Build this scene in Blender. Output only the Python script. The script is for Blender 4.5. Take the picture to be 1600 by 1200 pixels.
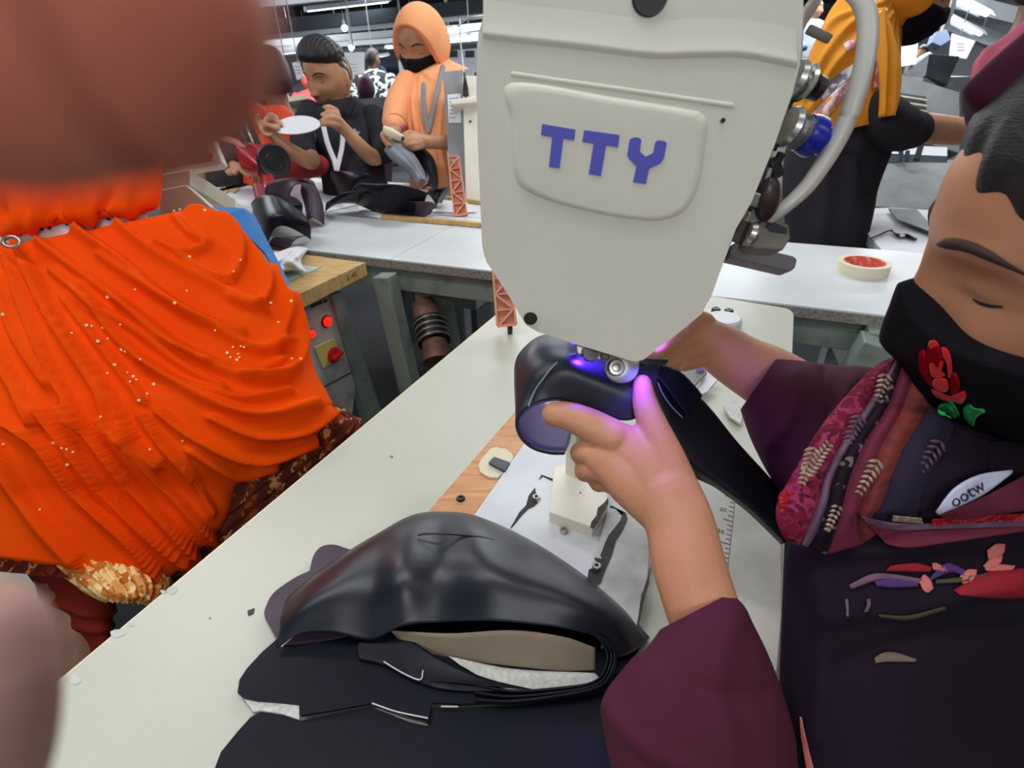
import bpy, bmesh, math, random
import numpy as np
from mathutils import Vector, Matrix
random.seed(7)
RNG = np.random.default_rng(7)
S = bpy.context.scene
COL = S.collection
for _o in list(bpy.data.objects):
    bpy.data.objects.remove(_o)

# ------------------------------------------------------------------ camera
FPX = 860.0                                   # focal length in pixels of the 1600x1200 frame
PITCH = math.radians(30.4)
ROLL = math.atan(40 / 1464)
CAM = np.array([0.0, 0.0, 1.22])
_r0 = np.array([1.0, 0, 0])
FWD = np.array([0, math.cos(PITCH), -math.sin(PITCH)])
_u0 = np.array([0, math.sin(PITCH), math.cos(PITCH)])
RGT = math.cos(ROLL) * _r0 - math.sin(ROLL) * _u0
UPV = math.cos(ROLL) * _u0 + math.sin(ROLL) * _r0
cd = bpy.data.cameras.new('camera')
cam = bpy.data.objects.new('camera', cd)
COL.objects.link(cam)
cam.matrix_world = Matrix(((RGT[0], UPV[0], -FWD[0], CAM[0]), (RGT[1], UPV[1], -FWD[1], CAM[1]),
                           (RGT[2], UPV[2], -FWD[2], CAM[2]), (0, 0, 0, 1)))
cd.sensor_width = 36
cd.lens = FPX / 1600 * 36
cd.clip_start = 0.004
cd.clip_end = 200
cd.dof.use_dof = True
cd.dof.focus_distance = 0.62
cd.dof.aperture_fstop = 11.0
S.camera = cam

# ------------------------------------------------------------------ world, lights, exposure
def lin(c):
    return tuple((v / 255 / 12.92) if v / 255 <= 0.04045 else ((v / 255 + 0.055) / 1.055) ** 2.4 for v in c)

wd = bpy.data.worlds.new('hall_air')
S.world = wd
wd.use_nodes = True
wd.node_tree.nodes['Background'].inputs[0].default_value = (0.86, 0.93, 1.0, 1)
wd.node_tree.nodes['Background'].inputs[1].default_value = 0.42
S.view_settings.view_transform = 'Standard'
S.view_settings.look = 'None'
S.view_settings.exposure = 0.0
S.view_settings.gamma = 1.0
S.view_settings.use_curve_mapping = False

def area(name, loc, sx, sy, power, color=(1, 1, 1), rot=(0, 0, 0)):
    l = bpy.data.lights.new(name, 'AREA')
    l.shape = 'RECTANGLE'
    l.size = sx
    l.size_y = sy
    l.energy = power
    l.color = color
    o = bpy.data.objects.new(name, l)
    o.location = loc
    o.rotation_euler = rot
    COL.objects.link(o)
    return o

TUBE = (0.93, 0.97, 1.0)
# rows of fluorescent tubes hanging over the sewing lines
for i, (x, y, p) in enumerate([(-1.3, 0.3, 9), (-0.25, 0.35, 9), (0.1, -2.2, 37), (1.3, -0.6, 4), (-1.7, 1.9, 15), (0.4, 2.4, 17),
                               (1.9, 2.2, 15), (-3.0, 4.2, 26), (0.2, 5.0, 30), (3.2, 4.6, 28)]):
    area('tube_light', (x, y, 2.28), 1.25, 0.14, p, TUBE, (0, 0, math.radians(-24)))
    area('tube_fill_uplight', (x, y, 2.36), 1.25, 0.14, p * 0.8, TUBE, (math.pi, 0, math.radians(-24)))  # upward copy of each tube, added as diffuse fill off the ceiling

for (x, y, p) in [(-5, 8, 280), (0, 8.5, 280), (5, 8, 280), (-6, 13, 450), (1, 13.5, 450), (7, 12.5, 450)]:
    area('tube_light', (x, y, 2.85), 4.5, 0.6, p, TUBE)
    area('tube_fill_uplight', (x, y, 2.5), 4.5, 0.6, p * .5, TUBE, (math.pi, 0, 0))  # upward light added to brighten the far ceiling

# ------------------------------------------------------------------ helpers
def W(px, py, d):
    """world point seen at (px,py) at depth d along the view axis"""
    return CAM + d * (FWD + (px - 800) / FPX * RGT - (py - 600) / FPX * UPV)

def ray(px, py):
    return FWD + (px - 800) / FPX * RGT - (py - 600) / FPX * UPV

def Zp(px, py, z=0.76):
    r = ray(px, py)
    return CAM + r * ((z - CAM[2]) / r[2])

def Vp(px, py, p0, n):
    r = ray(px, py)
    n = np.array(n)
    return CAM + r * (np.dot(np.array(p0) - CAM, n) / np.dot(r, n))

def proj(P):
    P = np.asarray(P) - CAM
    d = P @ FWD
    return 800 + FPX * (P @ RGT) / d, 600 - FPX * (P @ UPV) / d

def unit(v):
    v = np.array(v, float)
    return v / np.linalg.norm(v)

def curve(pts, n, closed=False):
    """Catmull-Rom resample of points of any dimension"""
    p = np.array(pts, float)
    k = len(p)
    if closed:
        t = np.linspace(0, k, n, endpoint=False)
    else:
        t = np.linspace(0, k - 1, n)
    i = np.minimum(t.astype(int), k - 1 if closed else k - 2)
    f = (t - i)[:, None]
    if closed:
        a, b, c, d = p[(i - 1) % k], p[i % k], p[(i + 1) % k], p[(i + 2) % k]
    else:
        a = p[np.maximum(i - 1, 0)]
        b = p[i]
        c = p[i + 1]
        d = p[np.minimum(i + 2, k - 1)]
        a = np.where((i == 0)[:, None], 2 * b - c, a)
        d = np.where((i == k - 2)[:, None], 2 * c - b, d)
    return 0.5 * (2 * b + (c - a) * f + (2 * a - 5 * b + 4 * c - d) * f ** 2 + (3 * b - a - 3 * c + d) * f ** 3)

def sstep(a, b, x):
    t = np.clip((x - a) / (b - a), 0, 1)
    return t * t * (3 - 2 * t)

def tag(o, label, cat, group=None, kind=None):
    if label:
        o['label'] = label
    if cat:
        o['category'] = cat
    if group:
        o['group'] = group
    if kind:
        o['kind'] = kind
    return o

def empty(name, loc=(0, 0, 0)):
    o = bpy.data.objects.new(name, None)
    o.empty_display_size = 0.05
    COL.objects.link(o)
    o.location = [float(v) for v in loc]
    return o

def setparent(o, p):
    if p is not None:
        o.parent = p
        o.matrix_parent_inverse = Matrix.Translation(p.location).inverted() if p.parent is None else Matrix.Translation(
            Vector(p.location)).inverted()
    return o

class MB:
    """collects geometry for one mesh object"""
    def __init__(s):
        s.v = []
        s.f = []
        s.n = 0
    def add(s, V, F):
        V = np.asarray(V, float).reshape(-1, 3)
        s.v.append(V)
        k = s.n
        s.f += [tuple(int(i) + k for i in f) for f in F]
        s.n += len(V)
        return s
    def grid(s, G, cu=False, cv=False, capu=False):
        G = np.asarray(G, float)
        n, m = G.shape[:2]
        F = []
        for i in range(n if cu else n - 1):
            for j in range(m if cv else m - 1):
                a, b = i, (i + 1) % n
                c, d = j, (j + 1) % m
                F.append((a * m + c, a * m + d, b * m + d, b * m + c))
        if capu and cv:
            F.append(tuple(range(m))[::-1])
            F.append(tuple((n - 1) * m + j for j in range(m)))
        return s.add(G, F)
    def poly(s, P, t):
        """plate: polygon P pushed along vector t"""
        P = np.asarray(P, float)
        n = len(P)
        t = np.asarray(t, float)
        F = [tuple(range(n)), tuple(range(2 * n - 1, n - 1, -1))]
        F += [(i, i + n, (i + 1) % n + n, (i + 1) % n) for i in range(n)]
        return s.add(np.concatenate([P, P + t]), F)
    def box(s, c, ax, ay, az):
        """box from centre and three half-axis vectors"""
        c, ax, ay, az = (np.asarray(v, float) for v in (c, ax, ay, az))
        P = [c + i * ax + j * ay + k * az for i in (-1, 1) for j in (-1, 1) for k in (-1, 1)]
        return s.add(P, [(0, 1, 3, 2), (4, 6, 7, 5), (0, 4, 5, 1), (2, 3, 7, 6), (0, 2, 6, 4), (1, 5, 7, 3)])
    def beam(s, a, b, w, h, up=(0, 0, 1)):
        """rectangular bar from a to b"""
        a, b = np.asarray(a, float), np.asarray(b, float)
        d = unit(b - a)
        x = np.cross(d, up)
        if np.linalg.norm(x) < 1e-4:
            x = np.cross(d, (1, 0, 0))
        x = unit(x)
        y = np.cross(x, d)
        return s.box((a + b) / 2, (b - a) / 2, x * w / 2, y * h / 2)
    def chain(s, pts, rad, seg=14, n=None, flat=None, ratio=1.0):
        """tapered rounded tube; flat = direction in which it is thinner by ratio"""
        pts = np.array(pts, float)
        rad = np.array(rad, float).reshape(-1, 1)
        n = n or max(8, 5 * len(pts))
        q = curve(np.concatenate([pts, rad], 1), n)
        p, r = q[:, :3], np.maximum(q[:, 3], 1e-4)
        T = np.gradient(p, axis=0)
        T /= np.linalg.norm(T, axis=1)[:, None] + 1e-12
        if flat is None:
            ref = np.array([0.31, 0.2, 0.93])
        else:
            ref = np.array(flat, float)
        C0, R0 = [], []
        for k in range(5):                     # round caps
            a = math.pi / 2 * (1 - k / 5)
            C0.append((p[0] - T[0] * r[0] * math.sin(a), r[0] * math.cos(a) + 1e-5, T[0]))
        mid = [(p[i], r[i], T[i]) for i in range(n)]
        C1 = []
        for k in range(1, 6):
            a = math.pi / 2 * k / 5
            C1.append((p[-1] + T[-1] * r[-1] * math.sin(a), r[-1] * math.cos(a) + 1e-5, T[-1]))
        rows = []
        for (c, rr, t) in C0 + mid + C1:
            y = ref - t * np.dot(ref, t)
            if np.linalg.norm(y) < 1e-3:
                y = np.cross(t, (1, 0.1, 0))
            y = unit(y)
            x = np.cross(t, y)
            a = np.linspace(0, 2 * math.pi, seg, endpoint=False)[:, None]
            rows.append(c + rr * (np.cos(a) * x + ratio * np.sin(a) * y))
        return s.grid(np.array(rows), cv=True, capu=True)
    def cyl(s, a, b, r0, r1=None, seg=24, ring=None):
        a, b = np.asarray(a, float), np.asarray(b, float)
        r1 = r0 if r1 is None else r1
        t = unit(b - a)
        x = np.cross(t, (0, 0, 1))
        if np.linalg.norm(x) < 1e-3:
            x = np.array([1.0, 0, 0])
        x = unit(x)
        y = np.cross(t, x)
        th = np.linspace(0, 2 * math.pi, seg, endpoint=False)[:, None]
        c = np.cos(th) * x + np.sin(th) * y
        if ring is None:
            return s.grid(np.array([a + r0 * c, b + r1 * c]), cv=True, capu=True)
        return s.grid(np.array([a + r0 * c, b + r1 * c, b + (r1 - ring) * c, a + (r0 - ring) * c]), cu=True, cv=True)
    def lathe(s, a, t, prof, seg=28):
        """profile [(along, radius)] about axis t from a"""
        a, t = np.asarray(a, float), unit(t)
        x = np.cross(t, (0, 0, 1))
        if np.linalg.norm(x) < 1e-3:
            x = np.array([1.0, 0, 0])
        x = unit(x)
        y = np.cross(t, x)
        th = np.linspace(0, 2 * math.pi, seg, endpoint=False)[:, None]
        c = np.cos(th) * x + np.sin(th) * y
        return s.grid(np.array([a + h * t + max(r, 1e-5) * c for h, r in prof]), cv=True, capu=True)
    def ball(s, c, rx, ry=None, rz=None, M=None, nu=16, nv=24):
        ry = rx if ry is None else ry
        rz = rx if rz is None else rz
        u = np.linspace(0.02, math.pi - 0.02, nu)[:, None]
        v = np.linspace(0, 2 * math.pi, nv, endpoint=False)[None]
        P = np.stack([rx * np.sin(u) * np.cos(v), ry * np.sin(u) * np.sin(v), rz * np.cos(u) + 0 * v], -1)
        if M is not None:
            P = P @ np.asarray(M).T
        return s.grid(P + np.asarray(c), cv=True, capu=True)
    def build(s, name, mat, parent=None, smooth=True, bevel=0, sub=0, solid=0, remesh=0, sm=0, label=None, angle=None, off=0):
        me = bpy.data.meshes.new(name)
        V = np.concatenate(s.v)
        org = V.mean(0) if parent is None else np.array(parent_loc(parent))
        me.from_pydata((V - org).tolist(), [], s.f)
        me.validate()
        me.update()
        o = bpy.data.objects.new(name, me)
        COL.objects.link(o)
        if parent is None:
            o.location = org
        else:
            o.parent = parent
        if mat is not None:
            me.materials.append(mat)
        if smooth:
            me.shade_smooth()
            if angle:
                me.set_sharp_from_angle(angle=math.radians(angle))
        if remesh:
            bmh = bmesh.new()
            bmh.from_mesh(me)
            bmesh.ops.recalc_face_normals(bmh, faces=bmh.faces)
            bmh.to_mesh(me)
            bmh.free()
            m = o.modifiers.new('rm', 'REMESH')
            m.mode = 'VOXEL'
            m.voxel_size = remesh
            m.use_smooth_shade = True
        if sm:
            m = o.modifiers.new('sm', 'SMOOTH')
            m.iterations = sm
            m.factor = 0.5
        if solid:
            m = o.modifiers.new('so', 'SOLIDIFY')
            m.thickness = solid
            m.offset = off
        if bevel:
            m = o.modifiers.new('be', 'BEVEL')
            m.width = bevel
            m.segments = 2
            m.limit_method = 'ANGLE'
            m.harden_normals = False
        if sub:
            m = o.modifiers.new('su', 'SUBSURF')
            m.levels = sub
            m.render_levels = sub
        if label:
            o['label'] = label
        return o

def parent_loc(p):
    l = np.array(p.location)
    while p.parent is not None:
        p = p.parent
        l = l + np.array(p.location)
    return l

# ------------------------------------------------------------------ materials
def mat(name, c, rough=0.5, metal=0.0, c2=None, nscale=8, ramp=(0.35, 0.65), bump=0.0, bscale=60, spec=0.5, trans=0, emit=None, estr=0,
        sheen=0, coat=0, alpha=1.0, stretch=None, detail=4, sss=0):
    m = bpy.data.materials.new(name)
    m.use_nodes = True
    nt = m.node_tree
    b = nt.nodes['Principled BSDF']
    b.inputs['Base Color'].default_value = (*lin(c), 1)
    b.inputs['Roughness'].default_value = rough
    b.inputs['Metallic'].default_value = metal
    b.inputs['Specular IOR Level'].default_value = spec
    b.inputs['Transmission Weight'].default_value = trans
    b.inputs['Sheen Weight'].default_value = sheen
    b.inputs['Coat Weight'].default_value = coat
    b.inputs['Alpha'].default_value = alpha
    if sss:
        b.inputs['Subsurface Weight'].default_value = sss
        b.inputs['Subsurface Radius'].default_value = (0.01, 0.004, 0.002)
        b.inputs['Subsurface Scale'].default_value = 0.5
    if emit:
        b.inputs['Emission Color'].default_value = (*lin(emit), 1)
        b.inputs['Emission Strength'].default_value = estr
    tc = nt.nodes.new('ShaderNodeTexCoord')
    mp = nt.nodes.new('ShaderNodeMapping')
    nt.links.new(tc.outputs['Object'], mp.inputs[0])
    if stretch:
        mp.inputs['Scale'].default_value = stretch
    if c2 is not None:
        n = nt.nodes.new('ShaderNodeTexNoise')
        n.inputs['Scale'].default_value = nscale
        n.inputs['Detail'].default_value = detail
        nt.links.new(mp.outputs[0], n.inputs['Vector'])
        r = nt.nodes.new('ShaderNodeValToRGB')
        r.color_ramp.elements[0].position, r.color_ramp.elements[1].position = ramp
        r.color_ramp.elements[0].color = (*lin(c), 1)
        r.color_ramp.elements[1].color = (*lin(c2), 1)
        nt.links.new(n.outputs['Fac'], r.inputs[0])
        nt.links.new(r.outputs[0], b.inputs['Base Color'])
    if bump:
        n2 = nt.nodes.new('ShaderNodeTexNoise')
        n2.inputs['Scale'].default_value = bscale
        n2.inputs['Detail'].default_value = 3
        nt.links.new(mp.outputs[0], n2.inputs['Vector'])
        bp = nt.nodes.new('ShaderNodeBump')
        bp.inputs['Strength'].default_value = bump
        bp.inputs['Distance'].default_value = 0.002
        nt.links.new(n2.outputs['Fac'], bp.inputs['Height'])
        nt.links.new(bp.outputs[0], b.inputs['Normal'])
    return m

def print_mat(name, cols, scale=40, rough=0.8, stripes=None, bump=0.2):
    """printed fabric: voronoi blotches of several colours, optional stripes"""
    m = bpy.data.materials.new(name)
    m.use_nodes = True
    nt = m.node_tree
    b = nt.nodes['Principled BSDF']
    b.inputs['Roughness'].default_value = rough
    b.inputs['Specular IOR Level'].default_value = 0.2
    tc = nt.nodes.new('ShaderNodeTexCoord')
    v = nt.nodes.new('ShaderNodeTexVoronoi')
    v.inputs['Scale'].default_value = scale
    v.inputs['Randomness'].default_value = 1
    ns = nt.nodes.new('ShaderNodeTexNoise')
    ns.inputs['Scale'].default_value = scale * 0.7
    mx = nt.nodes.new('ShaderNodeMixRGB')
    mx.inputs[0].default_value = 0.06
    nt.links.new(tc.outputs['Object'], mx.inputs[1])
    nt.links.new(ns.outputs['Color'], mx.inputs[2])
    nt.links.new(tc.outputs['Object'], ns.inputs['Vector'])
    nt.links.new(mx.outputs[0], v.inputs['Vector'])
    sp = nt.nodes.new('ShaderNodeSeparateColor')
    nt.links.new(v.outputs['Color'], sp.inputs[0])
    r = nt.nodes.new('ShaderNodeValToRGB')
    r.color_ramp.interpolation = 'CONSTANT'
    k = len(cols)
    while len(r.color_ramp.elements) < k:
        r.color_ramp.elements.new(0.5)
    for i, c in enumerate(cols):
        r.color_ramp.elements[i].position = i / k
        r.color_ramp.elements[i].color = (*lin(c), 1)
    nt.links.new(sp.outputs[0], r.inputs[0])
    out = r.outputs[0]
    if stripes:
        wv = nt.nodes.new('ShaderNodeTexWave')
        wv.inputs['Scale'].default_value = stripes[0]
        wv.inputs['Distortion'].default_value = 2.0
        mp = nt.nodes.new('ShaderNodeMapping')
        mp.inputs['Rotation'].default_value = stripes[2]
        nt.links.new(tc.outputs['Object'], mp.inputs[0])
        nt.links.new(mp.outputs[0], wv.inputs['Vector'])
        r2 = nt.nodes.new('ShaderNodeValToRGB')
        r2.color_ramp.elements[0].position = 0.45
        r2.color_ramp.elements[1].position = 0.6
        nt.links.new(wv.outputs['Fac'], r2.inputs[0])
        m2 = nt.nodes.new('ShaderNodeMixRGB')
        nt.links.new(r2.outputs[0], m2.inputs[0])
        nt.links.new(out, m2.inputs[1])
        m2.inputs[2].default_value = (*lin(stripes[1]), 1)
        out = m2.outputs[0]
    nt.links.new(out, b.inputs['Base Color'])
    if bump:
        bp = nt.nodes.new('ShaderNodeBump')
        bp.inputs['Strength'].default_value = bump
        bp.inputs['Distance'].default_value = 0.001
        nt.links.new(v.outputs['Distance'], bp.inputs['Height'])
        nt.links.new(bp.outputs[0], b.inputs['Normal'])
    return m

M = {}
M['laminate'] = mat('white_laminate', (202, 202, 186), 0.4, c2=(194, 194, 178), nscale=3, bump=0.04, bscale=400)
M['laminate_cool'] = mat('cool_white_laminate', (222, 226, 226), 0.4, c2=(210, 214, 214), nscale=4)
M['chipboard'] = mat('chipboard_edge', (160, 155, 145), 0.8, c2=(120, 114, 106), nscale=160, bump=0.3)
M['wood'] = mat('pine_wood', (222, 165, 112), 0.5, c2=(196, 136, 84), nscale=6, stretch=(2, 18, 2), bump=0.1)
M['wood_pale'] = mat('pale_wood', (214, 182, 120), 0.5, c2=(190, 152, 92), nscale=6, stretch=(4, 14, 4), bump=0.1)
M['paint'] = mat('white_machine_paint', (236, 230, 214), 0.42, c2=(228, 221, 204), nscale=5, bump=0.06, bscale=250)
M['paint_cast'] = mat('white_casting_paint', (222, 223, 226), 0.38, c2=(208, 210, 214), nscale=9, bump=0.1, bscale=180)
M['paint_dirty'] = mat('worn_grey_paint', (196, 196, 190), 0.5, c2=(150, 148, 142), nscale=22, ramp=(0.45, 0.8), bump=0.1)
M['iron'] = mat('bare_dark_iron', (42, 38, 36), 0.6, 0.5, c2=(70, 62, 56), nscale=80, bump=0.3)
M['steel'] = mat('polished_steel', (206, 204, 198), 0.28, 0.8, c2=(150, 148, 144), nscale=30)
M['steel_dark'] = mat('dark_steel', (92, 90, 88), 0.35, 0.9, c2=(60, 58, 56), nscale=40)
M['black'] = mat('black_plastic', (26, 26, 28), 0.45)
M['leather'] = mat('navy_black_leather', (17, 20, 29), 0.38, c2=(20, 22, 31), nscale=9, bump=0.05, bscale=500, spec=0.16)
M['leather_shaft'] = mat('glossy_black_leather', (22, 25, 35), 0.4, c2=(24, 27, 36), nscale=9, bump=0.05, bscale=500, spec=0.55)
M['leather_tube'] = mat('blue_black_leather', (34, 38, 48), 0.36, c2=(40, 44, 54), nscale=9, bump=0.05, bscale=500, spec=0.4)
M['leather_back'] = mat('leather_flesh_side', (72, 58, 70), 0.55, c2=(60, 48, 58), nscale=30, bump=0.1, bscale=300)
M['leather_black'] = mat('black_leather', (18, 18, 22), 0.4, c2=(26, 26, 30), nscale=9, bump=0.05, bscale=500)
M['lining'] = mat('woven_white_lining', (214, 214, 204), 0.8, c2=(188, 188, 178), nscale=240, bump=0.3, bscale=500)
M['lining_beige'] = mat('beige_lining', (150, 134, 112), 0.75, c2=(128, 112, 92), nscale=14)
M['skin_op'] = mat('warm_skin', (212, 150, 116), 0.5, c2=(200, 136, 102), nscale=14, bump=0.12, bscale=260, spec=0.35, sss=0.15)
M['skin_face'] = mat('tan_skin', (158, 108, 84), 0.5, c2=(140, 92, 70), nscale=16, bump=0.08, bscale=260, spec=0.35, sss=0.12)
M['skin_boy'] = mat('brown_skin', (196, 146, 112), 0.5, c2=(180, 130, 98), nscale=20, spec=0.35)
M['skin_dark'] = mat('deep_brown_skin', (130, 92, 72), 0.5, c2=(112, 78, 60), nscale=20, spec=0.35)
M['nail'] = mat('finger_nail', (214, 164, 146), 0.3)
M['finger'] = mat('close_finger_skin', (222, 128, 106), 0.6, c2=(210, 118, 98), nscale=200, spec=0.2, sss=0.1)
M['hair'] = mat('black_hair', (24, 22, 24), 0.5, c2=(40, 37, 40), nscale=60, stretch=(5, 1, 5), bump=0.5, bscale=220)
M['orange'] = mat('orange_chiffon', (236, 80, 3), 0.8, c2=(230, 66, 2), nscale=5, spec=0.06, bump=0.05, bscale=900)
M['peach'] = mat('peach_cotton', (250, 172, 122), 0.85, c2=(242, 160, 108), nscale=6, spec=0.2, bump=0.05, bscale=400)
M['mustard'] = mat('mustard_cotton', (222, 146, 40), 0.85, c2=(208, 132, 32), nscale=6, spec=0.2)
M['maroon'] = mat('maroon_cotton', (74, 22, 48), 0.85, c2=(62, 18, 40), nscale=6, spec=0.2, bump=0.05, bscale=600)
M['plum'] = mat('plum_cotton', (84, 32, 52), 0.85, c2=(74, 27, 46), nscale=7, spec=0.2, bump=0.05, bscale=600)
M['black_cloth'] = mat('black_cotton', (34, 33, 38), 0.85, c2=(42, 40, 46), nscale=9, spec=0.2)
M['mask'] = mat('black_mask_cloth', (20, 17, 22), 0.85, c2=(26, 22, 28), nscale=14, spec=0.15, bump=0.1, bscale=900)
M['darkprint'] = mat('dark_dress_cloth', (22, 12, 24), 0.85, c2=(32, 18, 34), nscale=5, spec=0.2)
M['red_trouser'] = mat('dark_red_cotton', (112, 26, 12), 0.85, c2=(90, 20, 10), nscale=8, spec=0.2)
M['white'] = mat('white_paper', (226, 226, 230), 0.7)
M['cream'] = mat('cream_paint', (206, 196, 178), 0.5, c2=(194, 184, 166), nscale=4)
M['greygreen'] = mat('grey_green_paint', (138, 148, 138), 0.55, c2=(110, 116, 108), nscale=18, ramp=(0.5, 0.75))
M['grey'] = mat('grey_paint', (150, 152, 152), 0.5, c2=(130, 132, 132), nscale=8)
M['grey_dark'] = mat('dark_grey_paint', (82, 84, 88), 0.5, c2=(66, 68, 72), nscale=8)
M['tray'] = mat('dusty_white_plate', (206, 206, 196), 0.5, c2=(186, 186, 176), nscale=20, bump=0.1)
M['plastic_peach'] = mat('peach_plastic', (232, 156, 122), 0.4, c2=(222, 144, 110), nscale=6)
M['blue'] = mat('blue_paint', (36, 128, 206), 0.4)
M['blue_knob'] = mat('blue_plastic', (28, 42, 160), 0.25)
M['red'] = mat('red_leather', (176, 24, 40), 0.35, c2=(150, 18, 32), nscale=8)
M['red_plastic'] = mat('red_plastic', (206, 30, 24), 0.35)
M['yellow_plate'] = mat('yellow_plate', (222, 206, 120), 0.5)
M['cream_plate'] = mat('cream_plastic', (222, 212, 180), 0.4)
M['tape'] = mat('cream_masking_tape', (232, 224, 196), 0.6)
M['tape_core'] = mat('pink_paper_core', (228, 96, 84), 0.7, c2=(236, 170, 150), nscale=70, ramp=(0.5, 0.62))
M['tube'] = mat('clear_air_hose', (212, 208, 198), 0.3, spec=0.6, trans=0.12, c2=(200, 196, 186), nscale=10)
M['text'] = mat('blue_print', (90, 90, 196), 0.5)
M['mark'] = mat('dark_print', (52, 46, 42), 0.6)
M['taupe'] = mat('taupe_plastic', (122, 116, 104), 0.5)
M['copper'] = mat('rusty_motor_housing', (132, 92, 74), 0.55, 0.3, c2=(88, 70, 62), nscale=30)
M['gold'] = mat('gold_thread', (232, 190, 110), 0.35, 0.6, c2=(206, 150, 72), nscale=120)
M['sequin'] = mat('gold_sequin', (255, 226, 160), 0.3, 0.2)
M['brow'] = mat('soft_brow_hair', (66, 44, 36), 0.8)
M['belt'] = mat('white_belt', (206, 198, 196), 0.5)
# ================================================================== room shell
_rb = ray(1255, 90)
BDIR = unit([_rb[0], _rb[1], 0])   # along the machine table, away from the camera
XDIR = np.array([BDIR[1], -BDIR[0], 0.0])                                                  # across it, towards the operator
UP = np.array([0, 0, 1.0])

def struct(mb, name, m, **k):
    o = mb.build(name, m, smooth=False, **k)
    o['kind'] = 'structure'
    return o

floor_m = mat('painted_concrete_floor', (52, 55, 57), 0.85, c2=(38, 41, 44), nscale=1.5, spec=0.08, bump=0.1, bscale=30)
struct(MB().box((0, 11, -0.05), (14, 0, 0), (0, 17, 0), (0, 0, 0.05)), 'floor', floor_m)
struct(MB().box(Zp(-30, 890, 0), BDIR * 0.5, XDIR * 0.28, UP * 0.002), 'trim_1', mat('green_floor_lane', (74, 150, 108), 0.5, c2=(60, 128, 92), nscale=5))
ceil_m = mat('grey_ceiling', (150, 152, 156), 0.9, c2=(120, 122, 128), nscale=1.2)
struct(MB().box((0, 11, 3.05), (14, 0, 0), (0, 17, 0), (0, 0, 0.05)), 'ceiling', ceil_m)
wall_m = mat('pale_hall_wall', (205, 208, 214), 0.9, c2=(180, 184, 192), nscale=0.6)
struct(MB().box((0, 28, 1.5), (14, 0, 0), (0, 0.05, 0), (0, 0, 1.5)), 'wall_far', wall_m)
struct(MB().box((-14, 11, 1.5), (0.05, 0, 0), (0, 17, 0), (0, 0, 1.5)), 'wall_left', wall_m)
struct(MB().box((14, 11, 1.5), (0.05, 0, 0), (0, 17, 0), (0, 0, 1.5)), 'wall_right', wall_m)
# dark panels hung on the far side of the hall
struct(MB().box(W(614, 105, 17), RGT * 0.75, FWD * 0.03, UP * 0.45), 'wall_partition', mat('slate_blue_panel', (66, 70, 92), 0.8, c2=(54, 58, 78), nscale=2))

# ceiling beams, ducts and pipes (they run across the view)
BD = unit([-0.72, 0.69, 0])
beam_m = mat('beam_grey_paint', (156, 160, 164), 0.7)
dark_m = mat('dark_duct_paint', (82, 86, 92), 0.7)
def overhead(px0, py0, px1, py1, D, w, h, name, m):
    a, b = W(px0, py0, D), W(px1, py1, D)
    e = (b - a) * .6
    o = MB().beam(a - e, b + e, w, h).build(name, m, smooth=False)
    o['kind'] = 'structure'
    return o
overhead(400, 60, 770, 24, 9.5, 0.07, 0.07, 'trim_2', beam_m)
overhead(400, 46, 770, 9, 9.8, 0.5, 0.2, 'trim_3', dark_m)
overhead(400, 70, 770, 40, 11.5, 0.2, 0.12, 'trim_4', beam_m)
overhead(400, 79, 770, 52, 13.0, 0.2, 0.1, 'trim_5', beam_m)
overhead(400, 0, 770, -38, 8.5, 0.25, 0.22, 'trim_6', beam_m)
overhead(400, 88, 770, 64, 15.0, 0.2, 0.08, 'trim_7', dark_m)
overhead(1440, 22, 1600, 82, 9.0, 0.3, 0.2, 'trim_8', beam_m)
overhead(1440, -10, 1600, 30, 8.5, 0.3, 0.2, 'trim_9', beam_m)

lamp_m = mat('fluorescent_tube', (255, 255, 255), 0.4, emit=(232, 240, 255), estr=7.0)
refl_m = mat('white_reflector', (226, 228, 232), 0.4)
def tube_fixture(a, b, label, w=0.22):
    a, b = np.array(a), np.array(b)
    c = (a + b) / 2
    root = empty('ceiling_lamp', c)
    tag(root, label, 'lamp', 'fluorescent lamps over the sewing lines')
    d = unit(b - a)
    x = np.cross(d, UP)
    sec = [(-w / 2, 0.0), (-w / 2 * 0.35, 0.07), (w / 2 * 0.35, 0.07), (w / 2, 0.0), (w / 2 * 0.35, 0.06), (-w / 2 * 0.35, 0.06)]
    MB().grid(np.array([[p + x * u + UP * v for u, v in sec] for p in (a, b)]), cv=True, capu=True).build('reflector', refl_m, root, smooth=False)
    MB().cyl(a + d * 0.03 + UP * 0.018, b - d * 0.03 + UP * 0.018, 0.026, seg=12).build('tube', lamp_m, root)
    for p in (a, b):
        MB().box(p + UP * 0.035, d * 0.02, x * 0.03, UP * 0.035).build('end_cap', refl_m, root, smooth=False)
        MB().cyl(p + UP * 0.07 + d * 0.0, p + UP * 0.9, 0.006, seg=6).build('hanger', M['grey'], root)
    return root
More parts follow.
